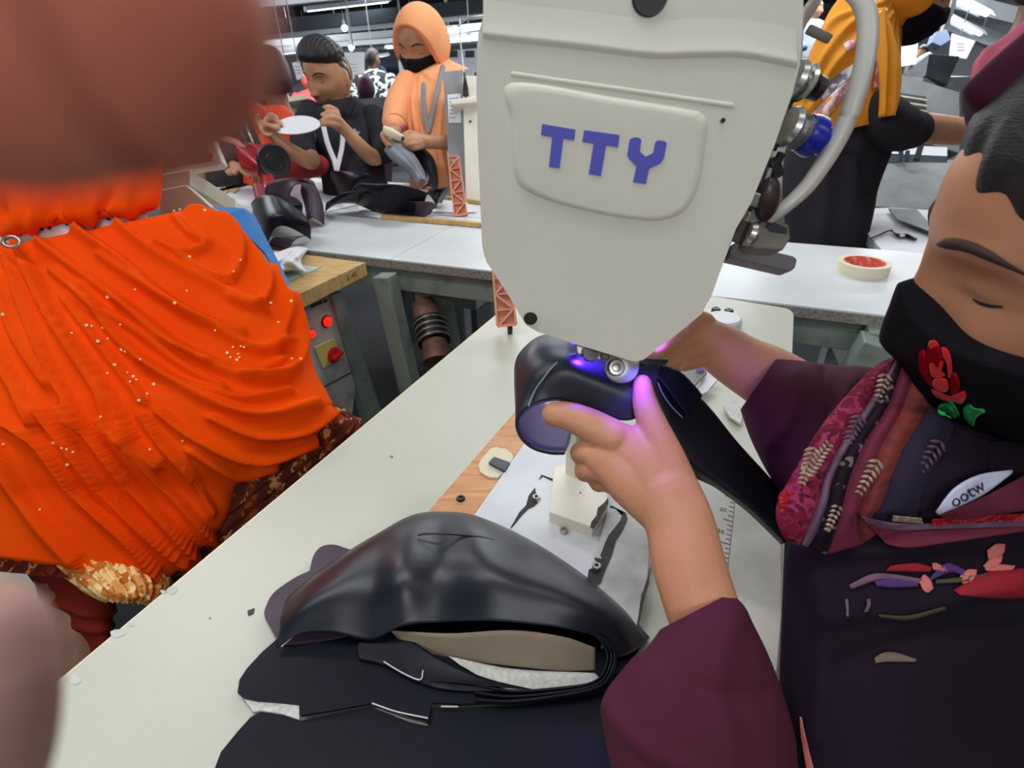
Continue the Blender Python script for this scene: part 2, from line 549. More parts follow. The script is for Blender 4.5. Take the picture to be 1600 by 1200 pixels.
for (x0, y0, x1, y1, D, lb) in [
        (478, 18, 608, 3, 9.0, 'long bright tube lamp nearest the finger edge, above the man in black shirt'),
        (455, 71, 528, 62, 12.0, 'tube lamp just above the black hair of the man holding the white oval'),
        (432, 86, 482, 80, 14.0, 'tube lamp low between the blurred finger and the man in black shirt'),
        (604, 76, 645, 71, 13.0, 'short tube lamp beside the peach hood, upper of two there'),
        (566, 92, 606, 87, 14.5, 'short tube lamp above the white notice sheet'),
        (698, 52, 764, 44, 11.0, 'tube lamp between the peach hood and the large machine head, upper one'),
        (702, 66, 764, 61, 12.5, 'tube lamp between the peach hood and the large machine head, lower one'),
        (1474, -8, 1542, 26, 7.0, 'bright tube lamp beyond the pink headscarf, upper of the pair'),
        (1466, 22, 1532, 56, 8.0, 'bright tube lamp beyond the pink headscarf, lower of the pair')]:
    tube_fixture(W(x0, y0, D), W(x1, y1, D + .5), lb)
for px, py, lb in [(538, 42, 'small round lamp under the grey beam above the black hair'), (549, 73, 'small round lamp above the white notice sheet'),
                   (733, 58, 'small round lamp between the peach hood and the white post')]:
    c = W(px, py, 9)
    r = empty('bulb_lamp', c)
    tag(r, lb, 'lamp')
    MB().lathe(c, (0, 0, -1), [(-0.02, 0.03), (0, 0.05), (0.05, 0.035), (0.06, 0.01)], 14).build('bulb', lamp_m, r)
    MB().lathe(c + np.array([0, 0, 0.02]), (0, 0, 1), [(0, 0.03), (0.06, 0.024), (0.08, 0.006), (1.1, 0.005)], 10).build('lamp_cord', M['grey'], r)
# ================================================================== tables
TZ = 0.76
def px_outline(pts, z=TZ):
    return [Zp(x, y, z) for x, y in pts]

# --- near sewing table (white laminate) with the machine let into it
eb = lambda x, y, t: Zp(x, y) + BDIR * t
nearL = Zp(70, 1080) - BDIR * 0.35
farL = Zp(780, 490) + BDIR * 0.30
rA = Zp(1238, 520)
farR = Zp(1240, 494)
nearR = farR - BDIR * 1.25
sewing_table = empty('sewing_table', (Zp(600, 700) * [1, 1, 0]))
tag(sewing_table, 'long white laminate sewing table holding the big machine and the dark leather pile', 'table')
corner = [Zp(1225, 481), Zp(1234, 484), Zp(1239, 489)]
outl = [nearL, farL] + corner + [farR, nearR]
MB().poly(outl, (0, 0, -0.028)).build('table_top', M['laminate'], sewing_table, smooth=False)
edge = [np.array(p) + [0, 0, -0.004] for p in [nearL, farL]]
MB().beam(edge[0] + np.array([0, 0, -0.01]) - XDIR * 0.001, edge[1] + np.array([0, 0, -0.01]) - XDIR * 0.001, 0.004, 0.026).build('edge_band', M['cream_plate'], sewing_table, smooth=False)
for t, s in ((0.10, 0.05), (1.05, 0.05), (0.10, 0.50), (1.05, 0.50)):
    p = np.array(nearL) + BDIR * t + XDIR * s
    MB().beam(p * [1, 1, 0] + [0, 0, 0.0], p * [1, 1, 0] + [0, 0, TZ - 0.03], 0.05, 0.05, BDIR).build('leg', M['cream'], sewing_table, smooth=False)
a = np.array(nearL) + BDIR * 0.1 + XDIR * 0.05
MB().beam(a * [1, 1, 0] + [0, 0, 0.1], (a + XDIR * 0.45) * [1, 1, 0] + [0, 0, 0.1], 0.04, 0.04).build('foot_rail', M['cream'], sewing_table, smooth=False)
MB().beam(Zp(-40, 880, .30), Zp(175, 1062, .30), .075, .05).build('frame_rail', M['cream'], sewing_table, smooth=False, bevel=.003)
# chips and stains at the table edge
for (x, y, r) in [(268, 922, 9), (185, 990, 13), (118, 1062, 10), (205, 975, 6), (255, 925, 5), (612, 714, 3), (328, 966, 2)]:
    n = 9
    ang = np.linspace(0, 2 * math.pi, n, endpoint=False)
    P = [Zp(x + r * RNG.uniform(.5, 1.2) * math.cos(t) * 1.1, y + r * RNG.uniform(.4, .9) * math.sin(t), TZ + 0.0002) for t in ang]
    MB().poly(P[::-1], (0, 0, 0.0003)).build('stain', M['tray'] if r > 3 else M['taupe'], sewing_table, smooth=False)
# loose black scrap
s = MB().poly(px_outline([(387, 955), (398, 951), (396, 959), (388, 962)], TZ + 0.0006)[::-1], (0, 0, 0.001)).build('leather_scrap', M['leather_black'], smooth=False)
tag(s, 'tiny black leather scrap lying alone on the white table', 'scrap')

# --- wooden filler strip with a cream latch and a bolt
strip = empty('wooden_strip', Zp(740, 720))
tag(strip, 'narrow pine filler strip let into the white sewing table beside the machine bed', 'strip')
MB().poly(px_outline([(664, 805), (818, 628), (855, 640), (735, 812)], TZ + 0.0012), (0, 0, -0.02)).build('board', M['wood'], strip, smooth=False)
lp = [(747, 727), (751, 718), (767, 700), (775, 698), (790, 701), (801, 709), (802, 716), (787, 738), (778, 746), (764, 745), (750, 737)]
lat = MB().poly(px_outline(lp, TZ + 0.004), (0, 0, -0.003)).build('latch_plate', M['cream_plate'], strip, smooth=False, bevel=0.0008)
MB().poly(px_outline([(763, 722), (772, 713), (797, 722), (789, 736)], TZ + 0.0085), (0, 0, -0.0045)).build('latch_slider', M['grey_dark'], lat, smooth=False, bevel=0.0008)
c = Zp(720, 780, TZ + 0.001)
bolt = MB().lathe(c, UP, [(0, 0.0056), (0.002, 0.0054), (0.003, 0.0045), (0.003, 0.0026), (0.0014, 0.0022), (0.0012, 0.0)], 20).build('bolt', M['steel_dark'], strip, angle=40)

# ================================================================== machine bed and post (white casting)
machine = empty('sewing_machine', Zp(930, 760))
tag(machine, 'large white post-bed sewing machine with TTY in blue letters on its face', 'sewing machine')
bed = px_outline([(735, 812), (855, 640), (1040, 690), (1060, 760), (1010, 905), (1000, 980), (985, 1040), (900, 1010)], TZ + 0.006)
bedo = MB().poly(bed, (0, 0, -0.02)).build('machine_bed', M['paint_cast'], machine, smooth=False, bevel=0.0012)
# lower worn plate beside the bed
MB().poly(px_outline([(948, 800), (980, 800), (1020, 815), (1012, 900), (994, 985), (940, 1010), (920, 905)], TZ + 0.012), (0, 0, -0.006)).build('worn_side_plate', M['paint_dirty'], machine, smooth=False, bevel=0.001)
# chipped dark break lines of the paint
def chip(pts, z, name='paint_chip', par=machine, m=None):
    return MB().poly(px_outline(pts, z)[::-1], (0, 0, 0.0006)).build(name, m or M['iron'], par, smooth=False)
chip([(975, 800), (968, 815), (958, 828), (950, 838), (945, 850), (938, 868), (942, 874), (928, 872), (938, 885), (920, 890), (918, 903), (926, 915), (938, 912), (945, 892), (956, 868), (962, 845), (972, 830), (980, 812), (978, 802), (955, 790), (952, 793)], TZ + 0.0125)
chip([(836, 762), (826, 775), (822, 790), (812, 800), (797, 826), (800, 824), (815, 806), (826, 795), (834, 792), (840, 786)], TZ + 0.0062)
chip([(846, 742), (842, 750), (848, 745), (866, 753), (868, 750)], TZ + 0.0062)
chip([(1016, 878), (1012, 905), (1002, 930), (998, 960), (994, 985), (999, 975), (1006, 940), (1014, 912)], TZ + 0.0125)
# post block in front of the needle post
def hexblock(name, top, zt, zb, m, par=machine, bevel=0.0012, **k):
    T = [Zp(x, y, zt) for x, y in top]
    return MB().poly(T, (0, 0, zb - zt)).build(name, m, par, smooth=False, bevel=bevel, **k)
hexblock('post_base', [(866, 728), (900, 722), (950, 760), (950, 790), (926, 824), (858, 800)], TZ + 0.022, TZ + 0.004, M['paint'])
chip([(950, 778), (951, 787), (937, 812), (928, 826), (922, 825), (924, 816), (932, 806), (934, 794), (944, 786)], TZ + 0.0226)
post = [(882, 742), (896, 736), (912, 744), (898, 750)]
MB().poly([Zp(x, y, TZ + 0.02) for x, y in post], (0, 0, 0.09)).build('machine_post', M['paint'], machine, smooth=False, bevel=0.002)
# socket screws
for (x, y, z) in [(838, 780, TZ + 0.006), (881, 831, TZ + 0.006), (932, 888, TZ + 0.012)]:
    c = Zp(x, y, z)
    MB().lathe(c, UP, [(0, 0.0048), (0.0042, 0.0046), (0.0048, 0.0040), (0.0048, 0.0024), (0.001, 0.0022), (0.0008, 0)], 18).build('socket_screw', M['steel'], machine, angle=40)
MB().cyl(Zp(907, 770, TZ + 0.0222), Zp(907, 770, TZ + 0.0226), 0.001, seg=10).build('oil_hole', M['iron'], machine)
# rear machine bed end: hub, screws and white plates seen past the far wrist
MB().poly(px_outline([(1085, 482), (1150, 485), (1158, 500), (1150, 520), (1085, 515)], TZ + 0.004), (0, 0, -0.003)).build('cover_plate', M['cream_plate'], machine, smooth=False)
MB().lathe(Zp(1128, 513, TZ + 0.0), UP, [(0, 0.034), (0.02, 0.034), (0.024, 0.030), (0.024, 0)], 28).build('bed_hub', M['paint_cast'], machine, angle=40)
for x, y in ((1118, 488), (1138, 490)):
    MB().lathe(Zp(x, y, TZ + 0.004), UP, [(0, 0.009), (0.008, 0.009), (0.01, 0.007), (0.01, 0.003), (0.004, 0)], 16).build('rear_screw', M['steel_dark'], machine, angle=40)
for nm, P, zz, mm in [('guide_plate', [(1052, 568), (1064, 561), (1078, 572), (1062, 585)], .02, 'paint_cast'),
                      ('guide_plate', [(1085, 615), (1100, 586), (1122, 592), (1105, 612), (1095, 616)], .02, 'paint_cast'),
                      ('guide_plate', [(1130, 634), (1150, 622), (1163, 636), (1158, 662), (1140, 650)], .01, 'tray'),
                      ('bracket', [(1062, 585), (1078, 572), (1100, 574), (1105, 582), (1084, 604), (1070, 598)], .03, 'taupe')]:
    MB().poly([Zp(x, y, TZ + zz) for x, y in P], (0, 0, -0.004)).build(nm, M[mm], machine, smooth=False, bevel=0.0008)
MB().cyl(Zp(1094, 576, TZ + .03), Zp(1094, 576, TZ + .036), 0.006, seg=18).build('bracket_screw', M['steel'], machine, angle=40)

# ruler plate next to the operator
plate = empty('ruler_plate', Zp(1160, 860))
tag(plate, 'dusty white plate with printed ruler marks under the near forearm', 'plate')
MB().poly(px_outline([(1092, 733), (1120, 738), (1222, 822), (1222, 960), (1213, 1075), (1090, 1000), (1040, 930), (1062, 760)], TZ + 0.010), (0, 0, -0.009)).build('plate', M['tray'], plate, smooth=False, bevel=0.0015)
for k in range(34):                                 # printed scale
    y = 742 + k * 7.2
    x = 1152 - (y - 742) * 0.105
    l = 15 if k % 5 == 0 else 7
    P = [(x, y), (x - l, y - l * .30), (x - l, y - l * .30 + 1.3), (x, y + 1.3)]
    MB().poly(px_outline(P, TZ + 0.0102)[::-1], (0, 0, 0.0002)).build('ruler_tick', M['taupe'], plate, smooth=False)
P = [(1152, 742), (1126, 988), (1127.3, 988), (1153.3, 742)]
MB().poly(px_outline(P, TZ + 0.0102)[::-1], (0, 0, 0.0002)).build('ruler_line', M['taupe'], plate, smooth=False)
def flat_text(s, pos, right, up, size, m, par, name, depth=0.0002):
    c = bpy.data.curves.new(name, 'FONT')
    c.body = s
    c.size = size
    c.extrude = depth
    c.align_x = 'CENTER'
    c.align_y = 'CENTER'
    o = bpy.data.objects.new(name, c)
    COL.objects.link(o)
    right = unit(right)
    n = unit(np.cross(right, up))
    u = np.cross(n, right)
    Mx = Matrix(((right[0], u[0], n[0], pos[0]), (right[1], u[1], n[1], pos[1]), (right[2], u[2], n[2], pos[2]), (0, 0, 0, 1)))
    pl = Vector([float(v) for v in parent_loc(par)])
    o.parent = par
    o.matrix_local = Matrix.Translation(-pl) @ Mx
    dg = bpy.context.evaluated_depsgraph_get()
    me = bpy.data.meshes.new_from_object(o.evaluated_get(dg))
    q = bpy.data.objects.new(name, me)
    COL.objects.link(q)
    q.parent = par
    q.matrix_local = o.matrix_local.copy()
    me.materials.clear()
    me.materials.append(m)
    bpy.data.objects.remove(o)
    return q
for k, tx in enumerate(['35', '30', '20', '25', '10']):
    x, y = 1133 - k * 3.5, 762 + k * 34
    flat_text(tx, Zp(x, y, TZ + 0.0104), Zp(x + 10, y + 3, TZ) - Zp(x, y, TZ), Zp(x, y - 10, TZ) - Zp(x, y, TZ), 0.0075, M['taupe'], plate, 'ruler_number')

# ================================================================== machine head
# face plane: leans back slightly; described by depth over the picture height at build time only
P0 = W(960, 565, 0.398)
NB = unit(np.cross(W(1250, 60, 0.305) - P0, W(760, 60, 0.315) - P0))
if np.dot(NB, FWD) > 0:
    NB = -NB
def fp(x, y, lift=0.0):
    return Vp(x, y, P0, NB) + NB * lift
face_px = [(772, -60), (765, 0), (748, 45), (745, 70), (744, 140), (746, 220), (749, 290), (753, 385), (760, 410), (775, 432), (797, 466), (808, 486),
           (822, 508), (840, 519), (900, 538), (956, 555), (985, 564), (996, 565), (1006, 562), (1020, 551), (1057, 523), (1096, 491), (1112, 462),
           (1133, 404), (1150, 358), (1175, 315), (1210, 228), (1238, 148), (1246, 118), (1251, 96), (1255, 35), (1257, -60)]
outline = curve([fp(x, y) for x, y in face_px], 160, closed=True)
# rounded-over front: inset rings rising towards the camera
ctr = outline.mean(0)
def inset(P, k):
    """shrink the outline by about k metres inside the face plane"""
    n = len(P)
    T = np.roll(P, -1, 0) - np.roll(P, 1, 0)
    N = np.cross(T, NB)
    N /= np.linalg.norm(N, axis=1)[:, None] + 1e-9
    s = np.sign(np.sum(N * (ctr - P), 1))
    if s.mean() < 0:
        N = -N
    return P + N * k
back = -NB
DEPTH = BDIR * 0.155
ringsF = [outline + DEPTH, outline + DEPTH * 0.03 - NB * 0.004]
for k in range(6):
    a = k / 5 * math.pi / 2
    ringsF.append(inset(outline, 0.0035 * (1 - math.cos(a))) - NB * 0.0035 * (1 - math.sin(a)))
hh = MB().grid(np.array(ringsF), cv=True)
hh.add(ringsF[0], [tuple(range(160))[::-1]])
fpl = np.array([fp(x, y) for x, y in face_px])
fpl = ctr + (fpl - ctr) * .9985 + NB * .00003
nf = len(fpl)
MB().add(np.concatenate([fpl, [ctr + NB * .00003]]), [(i, (i + 1) % nf, nf) for i in range(nf)]).build('face_plate', M['paint'], machine, smooth=False)
hh.build('head_housing', M['paint'], machine, angle=50)
# upper, slightly set-forward hood of the face with a soft lower lip (the crease across the face)
crease = [(749, 52), (800, 58), (912, 70), (1017, 83), (1090, 82), (1157, 82), (1200, 89), (1238, 97), (1249, 99)]
cr = curve(crease, 60)
G = []
for k, (dy, lift) in enumerate([(16, -0.0006), (10, 0.0004), (4, 0.0015), (0, 0.0019), (-6, 0.0017), (-14, 0.0012), (-28, 0.0006), (-60, 0.0002), (-110, -0.0006)]):
    G.append([fp(x if 755 < x < 1244 else (755 if x < 800 else 1244), y + dy * (0.75 if 1 else 1), lift) for x, y in cr])
MB().grid(np.array(G)).build('face_hood', M['paint'], machine)
# embossed name panel: groove above and raised U-shaped field
gl = [(802, 116), (870, 126), (970, 140), (1060, 153), (1143, 165)]
MB().chain([fp(x, y, -0.0008) for x, y in gl], [0.0018] * 5, flat=NB, ratio=0.9).build('face_groove', M['paint'], machine)
pan = [(806, 134), (960, 156), (1070, 174), (1092, 181), (1101, 197), (1097, 235), (1090, 280), (1078, 312), (1060, 332), (1035, 341), (1010, 342), (960, 336), (912, 326), (862, 312), (826, 296),
       (812, 280), (806, 250), (803, 190)]
po = curve([fp(x, y) for x, y in pan], 120, closed=True)
cc = po.mean(0)
rr = []
for k, lift in [(1.06, -0.0012), (1.03, 0.0003), (1.0, 0.0015), (0.965, 0.0022), (0.92, 0.0023), (0.5, 0.0022)]:
    rr.append(cc + (po - cc) * k + NB * lift)
MB().grid(np.array(rr), cv=True, capu=True).build('name_panel', M['paint'], machine)
def letters(poly):
    return [fp(x, y, 0.0024) for x, y in poly]
def c5(*q):
    return [(720 + x / 2.857, y / 2.857) for x, y in q]
T1 = c5((364, 553), (512, 578), (505, 626), (458, 618), (441, 750), (393, 743), (408, 611), (358, 602))
T2 = c5((549, 580), (707, 602), (700, 656), (648, 648), (624, 784), (570, 775), (592, 640), (541, 632))
Y = c5((752, 622), (770, 612), (790, 613), (803, 622), (797, 676), (822, 698), (855, 682), (866, 632), (880, 625), (905, 628), (916, 640), (903, 706), (888, 728), (838, 752), (824, 819),
       (766, 811), (782, 742), (748, 706), (741, 690))
for nm, L in (('letter_t', T1), ('letter_t', T2), ('letter_y', Y)):
    MB().poly(letters(L)[::-1], NB * 0.0004).build(nm, M['text'], machine, smooth=False)
for (x, y, r, m) in [(1015, -6, 0.0092, 'black'), (829, 497, 0.0045, 'iron'), (1129, 188, 0.0013, 'iron')]:
    c = fp(x, y, 0.0)
    MB().lathe(c + NB * 0.0012, -NB, [(0, r * 1.06), (-0.0004, r), (0.0005, r * 0.9), (0.004, r * 0.8), (0.0042, 0)], 28).build('face_screw' if m == 'black' else 'screw_hole', M[m], machine, angle=40)
# needle bar, presser bracket and roller foot below the head
def pw(x, y, d):
    return W(x, y, d)
hd = 0.425
MB().poly([pw(x, y, hd) for x, y in [(900, 536), (958, 552), (1000, 566), (990, 580), (960, 575), (950, 566), (902, 552)]], FWD * 0.012).build('presser_bracket', M['steel'], machine, smooth=False, bevel=0.0006)
MB().lathe(pw(924, 551, hd - 0.008), FWD, [(0, 0.003), (0.0, 0.0062), (0.004, 0.0066), (0.012, 0.0066)], 24).build('knurled_knob', M['steel_dark'], machine, angle=40)
MB().lathe(pw(964, 574, hd - 0.010), FWD, [(0, 0.0016), (0.0002, 0.003), (0.0012, 0.0034), (0.0013, 0.0055), (0.0024, 0.0062), (0.0034, 0.0068), (0.010, 0.0068)], 28).build('roller_hub', M['steel'], machine, angle=30)
MB().lathe(pw(972, 572, hd - 0.004), FWD, [(0, 0.004), (0.0003, 0.0118), (0.001, 0.0132), (0.007, 0.0132), (0.008, 0.012), (0.008, 0.003)], 40).build('roller_foot', M['steel'], machine, angle=30)
MB().box(pw(945, 557, hd - 0.004), RGT * 0.0028, UPV * 0.0026, FWD * 0.002).build('bracket_block', M['steel_dark'], machine, smooth=False, bevel=0.0005)
MB().cyl(pw(968, 540, hd + 0.01), pw(962, 596, hd + 0.012), 0.0018, 0.0009, 12).build('needle', M['steel'], machine)
MB().box(pw(935, 540, hd + 0.004), RGT * 0.004, UPV * 0.010, FWD * 0.004).build('presser_bar', M['steel'], machine, smooth=False, bevel=0.0006)
# violet work lamp under the head: a small LED block that shines on the needle
led = MB().box(pw(905, 530, hd + 0.02), RGT * 0.006, UPV * 0.004, FWD * 0.006).build('work_lamp', mat('violet_led', (90, 40, 255), 0.3, emit=(70, 20, 255), estr=6), machine, smooth=False)
def spot(name, loc, tgt, power, col, size, blend, rad=0.004):
    l = bpy.data.lights.new(name, 'SPOT')
    l.energy = power
    l.color = col
    l.spot_size = math.radians(size)
    l.spot_blend = blend
    l.shadow_soft_size = rad
    o = bpy.data.objects.new(name, l)
    COL.objects.link(o)
    o.location = loc
    o.rotation_euler = Vector(np.array(tgt) - np.array(loc)).to_track_quat('-Z', 'Y').to_euler()
    return o
spot('violet_led_light', pw(912, 538, hd + 0.014), pw(940, 610, hd + 0.012), 0.9, (0.10, 0.02, 1.0), 110, 0.5)
spot('violet_led_light', pw(992, 574, .408), pw(1022, 650, .426), 0.28, (0.13, 0.05, 1.0), 120, 0.7)
spot('violet_led_light', pw(1010, 535, hd + 0.05), pw(1090, 520, hd + 0.09), 0.30, (0.20, 0.06, 1.0), 90, 0.6)

# --- thread tension units, levers and knobs on the operator's side of the head
SD = 0.345
def disc(x, y, d, ax, prof, m, name):
    return MB().lathe(W(x, y, d), ax, prof, 30).build(name, m, machine, angle=35)
axR = unit(RGT * 0.93 - UPV * 0.25 + FWD * 0.25)
MB().beam(W(1262, 45, .35), W(1297, 62, .35), 0.0055, 0.0055).build('thread_pin', M['taupe'], machine, bevel=0.001)
disc(1238, 120, .342, axR, [(0, .004), (0, .010), (.003, .0115), (.005, .0105), (.006, .006), (.008, .006), (.008, .0100), (.010, .0115), (.0115, .0100), (.0115, .004)], M['steel'], 'tension_disc')
disc(1256, 128, .342, axR, [(0, .003), (0, .004), (.007, .004), (.007, .0075), (.012, .0075), (.012, .003)], M['steel_dark'], 'tension_knob')
disc(1228, 196, .345, axR, [(0, .004), (0, .011), (.003, .0125), (.005, .0115), (.006, .008), (.010, .008), (.011, .0112), (.015, .0112), (.016, .005)], M['steel'], 'tension_disc')
disc(1256, 207, .345, axR, [(0, .004), (0, .011), (.004, .0125), (.009, .0125), (.010, .0085), (.016, .0085), (.018, .006), (.018, 0)], M['blue_knob'], 'blue_knob')
for (x0, y0, x1, y1, w, m) in [(1206, 250, 1214, 275, .010, 'iron'), (1202, 262, 1186, 300, .005, 'steel'), (1198, 258, 1170, 330, .004, 'steel_dark'), (1186, 300, 1178, 322, .007, 'steel'),
                               (1170, 332, 1152, 375, .005, 'steel'), (1226, 170, 1205, 235, .006, 'iron'), (1165, 345, 1150, 380, .007, 'iron'), (1222, 238, 1210, 262, .006, 'iron'),
                               (1240, 140, 1222, 180, .006, 'steel_dark')]:
    MB().beam(W(x0, y0, .35), W(x1, y1, .355), w, w * .7).build('lever_link', M[m], machine, smooth=False, bevel=0.0008)
MB().ball(W(1199, 312, .352), .008, .006, .014).build('lever_knob', mat('brown_lever_knob', (62, 40, 42), 0.35), machine)
disc(1165, 362, .36, axR, [(0, .003), (0, .007), (.003, .0085), (.006, .0075), (.006, .003)], M['steel'], 'tension_disc')
MB().poly([W(x, y, .365) for x, y in [(1178, 350), (1196, 338), (1233, 350), (1236, 372), (1224, 391), (1180, 388), (1170, 380)]], FWD * 0.02).build('valve_block', M['taupe'], machine, smooth=False, bevel=0.0015)
MB().poly([W(x, y, .3645) for x, y in [(1195, 353), (1206, 346), (1230, 356), (1230, 366), (1204, 362)]], FWD * 0.001).build('valve_slot', M['black'], machine, smooth=False)
# grey guard arm lying over the far table
MB().poly([W(x, y, .46) for x, y in [(1142, 384), (1150, 378), (1240, 400), (1246, 405), (1243, 418), (1236, 424), (1140, 402)]], FWD * 0.02).build('guard_arm', mat('grey_guard_bar', (122, 122, 124), .5), machine, smooth=False, bevel=0.0012)
# clear air hose looping from the head
hose = [(1290, -30), (1322, -22), (1346, 0), (1356, 40), (1352, 90), (1340, 140), (1322, 190), (1296, 240), (1262, 290), (1225, 325), (1206, 340)]
hz = [.34, .335, .33, .33, .332, .335, .34, .345, .35, .355, .36]
MB().chain([W(x, y, d) for (x, y), d in zip(hose, hz)], [0.0058] * 7 + [0.0055, 0.0048, 0.0042, 0.0035], 16, 70).build('air_hose', M['tube'], machine)
# ================================================================== far table and what stands on it
def dz(x, y, z=TZ):
    r = ray(x, y)
    return (z - CAM[2]) / r[2]
FE0, FE1 = Zp(467, 389), Zp(1112, 462)
FD = unit(FE1 - FE0)                       # along the far table's front edge
FN = unit(np.array([-FD[1], FD[0], 0]))    # away from the camera
fl, fr = FE0 - FD * 0.75, FE0 + FD * 3.6
def ftd(x, y):
    return (Zp(x, y) - FE0) @ FN
FDEP = max(0.75, ftd(600, 284))
far_table = empty('work_table', (FE0 + FD) * [1, 1, 0])
tag(far_table, 'long white far work table with chipboard edge, carrying leather pieces and tape roll', 'table')
j = FE0 + FD * ((Zp(612, 404) - FE0) @ FD)
for nm, a, b in (('table_board', fl, j - FD * 0.001), ('table_board', j + FD * 0.001, fr)):
    MB().poly([a, b, b + FN * (FDEP * .5), a + FN * (FDEP * .5)][::-1], (0, 0, -0.004)).build(nm, M['laminate_cool'], far_table, smooth=False)
    MB().poly([a + [0, 0, -.004], b + [0, 0, -.004], b + FN * FDEP * .5 + [0, 0, -.004], a + FN * FDEP * .5 + [0, 0, -.004]][::-1], (0, 0, -0.022)).build('chipboard_core', M['chipboard'], far_table, smooth=False)
frr = FE0 + FD * ((Zp(930, 400) - FE0) @ FD)
MB().poly([fl + FN * FDEP * .505, frr + FN * FDEP * .505, frr + FN * FDEP, fl + FN * FDEP][::-1], (0, 0, -0.026)).build('rear_board', M['laminate_cool'], far_table, smooth=False)
down = np.array([0, 0, -1.0])
apz = TZ - 0.026
MB().box((fl + fr) / 2 + FN * 0.03 + [0, 0, -0.026 - 0.035], FD * 2.1, FN * 0.012, UP * 0.035).build('apron', M['greygreen'], far_table, smooth=False, bevel=0.003)
MB().box((fl + frr) / 2 + FN * (FDEP - .05) + [0, 0, -0.06], (frr - fl) / 2, FN * 0.012, UP * 0.035).build('apron', M['greygreen'], far_table, smooth=False)
def leg(t0, b0, back, w=0.045):
    top = Zp(*t0, TZ - 0.03) + FN * back
    d = W(*b0, dz(*b0, 0.35))
    dr = unit(d - top)
    bot = top + dr * (top[2] / -dr[2])
    MB().beam(top, bot, w, w, FN).build('leg', M['greygreen'], far_table, smooth=False, bevel=0.003)
def vleg(p, lean=0.06, w=0.05):
    top = p + [0, 0, -0.03]
    MB().beam(top, top * [1, 1, 0] + FD * lean, w, w, FN).build('leg', M['greygreen'], far_table, smooth=False, bevel=0.003)
vleg(Zp(588, 418) + FN * 0.03, 0.07)
vleg(Zp(588, 418) + FN * 0.30, 0.07)
vleg(Zp(1385, 520) + FN * 0.03, -0.16, .06)
MB().beam(Zp(590, 440, .62) + FN * .05, Zp(590, 440, .62) + FN * .6, 0.03, 0.05).build('side_rail', M['greygreen'], far_table, smooth=False)
MB().beam(Zp(1385, 520) + FN * 0.05 + [0, 0, -.05], Zp(1385, 520) + FN * .6 + [0, 0, -.05], 0.03, 0.05).build('side_rail', M['greygreen'], far_table, smooth=False)
MB().beam(Zp(1300, 545, .42) + FN * .45 - FD * .9, Zp(1300, 545, .42) + FN * .45 + FD * .6, 0.05, 0.08).build('foot_rail', M['greygreen'], far_table, smooth=False)
# white drawer board and motor under the table
MB().box(Zp(720, 492, .60) + FN * .30, FD * .28, FN * .01, UP * .035).build('under_board', M['white'], far_table, smooth=False)
mo_ = empty('clutch_motor', Zp(668, 500, .45))
tag(mo_, 'rusty cylindrical motor with steel bands hanging under the far white table', 'motor')
mp = [(655, 446), (662, 474), (671, 503), (679, 535), (684, 565)]
md = [1.62, 1.60, 1.58, 1.55, 1.53]
pts = [W(x, y, d) for (x, y), d in zip(mp, md)]
MB().beam(pts[0] + UP * .08, pts[1], .05, .05).build('hanger_bracket', M['copper'], mo_, smooth=False, bevel=.004)
MB().cyl(pts[1], pts[2], .036, .042, 20).build('housing', M['copper'], mo_, angle=40)
MB().cyl(pts[2], pts[3], .046, .046, 20).build('housing', M['steel_dark'], mo_, angle=40)
MB().cyl(pts[3], pts[4], .036, .042, 20).build('fan_cover', M['copper'], mo_, angle=40)
for k in range(4):
    q = pts[2] + (pts[3] - pts[2]) * (.1 + k * .27)
    MB().cyl(q, q + (pts[3] - pts[2]) * .07, .049, .049, 20).build('steel_band', M['steel'], mo_, angle=40)
# low white crate pieces behind
for (x, y, z, sx, sz, lb) in [(640, 520, .30, .10, .05, 'white box on the dark floor behind the far table legs'), (570, 480, .35, .12, .04, 'pale foot rail piece seen between the control panel and the far table leg')]:
    o = MB().box(Zp(x, y, z) + FN * .5, FD * sx, FN * .1, UP * sz).build('crate', M['grey'], smooth=False, bevel=.004)
    tag(o, lb, 'crate')
    MB().box(Zp(x, y, z) + FN * .5 + UP * (sz + .004), FD * sx * 1.03, FN * .103, UP * .006).build('lid', M['white'], o, smooth=False)
    for dx in (-.8, .8):
        MB().box(Zp(x, y, z) + FN * .5 + FD * sx * dx - UP * (z + 0) / 2 - UP * sz / 2, FD * .015, FN * .09, UP * (z - sz) / 2).build('leg', M['grey_dark'], o, smooth=False)

# wooden edging laid on the table
for (x0, y0, x1, y1, lb) in [(598, 342, 775, 357, 'long yellow wooden strip lying across the far table'), (695, 312, 772, 322, 'short yellow wooden strip behind the peach lattice')]:
    a, b = Zp(x0, y0), Zp(x1, y1)
    o = MB().beam(a + UP * .008, b + UP * .008, .02, .014).build('wooden_batten', M['wood_pale'], smooth=False, bevel=.001)
    tag(o, lb, 'strip')

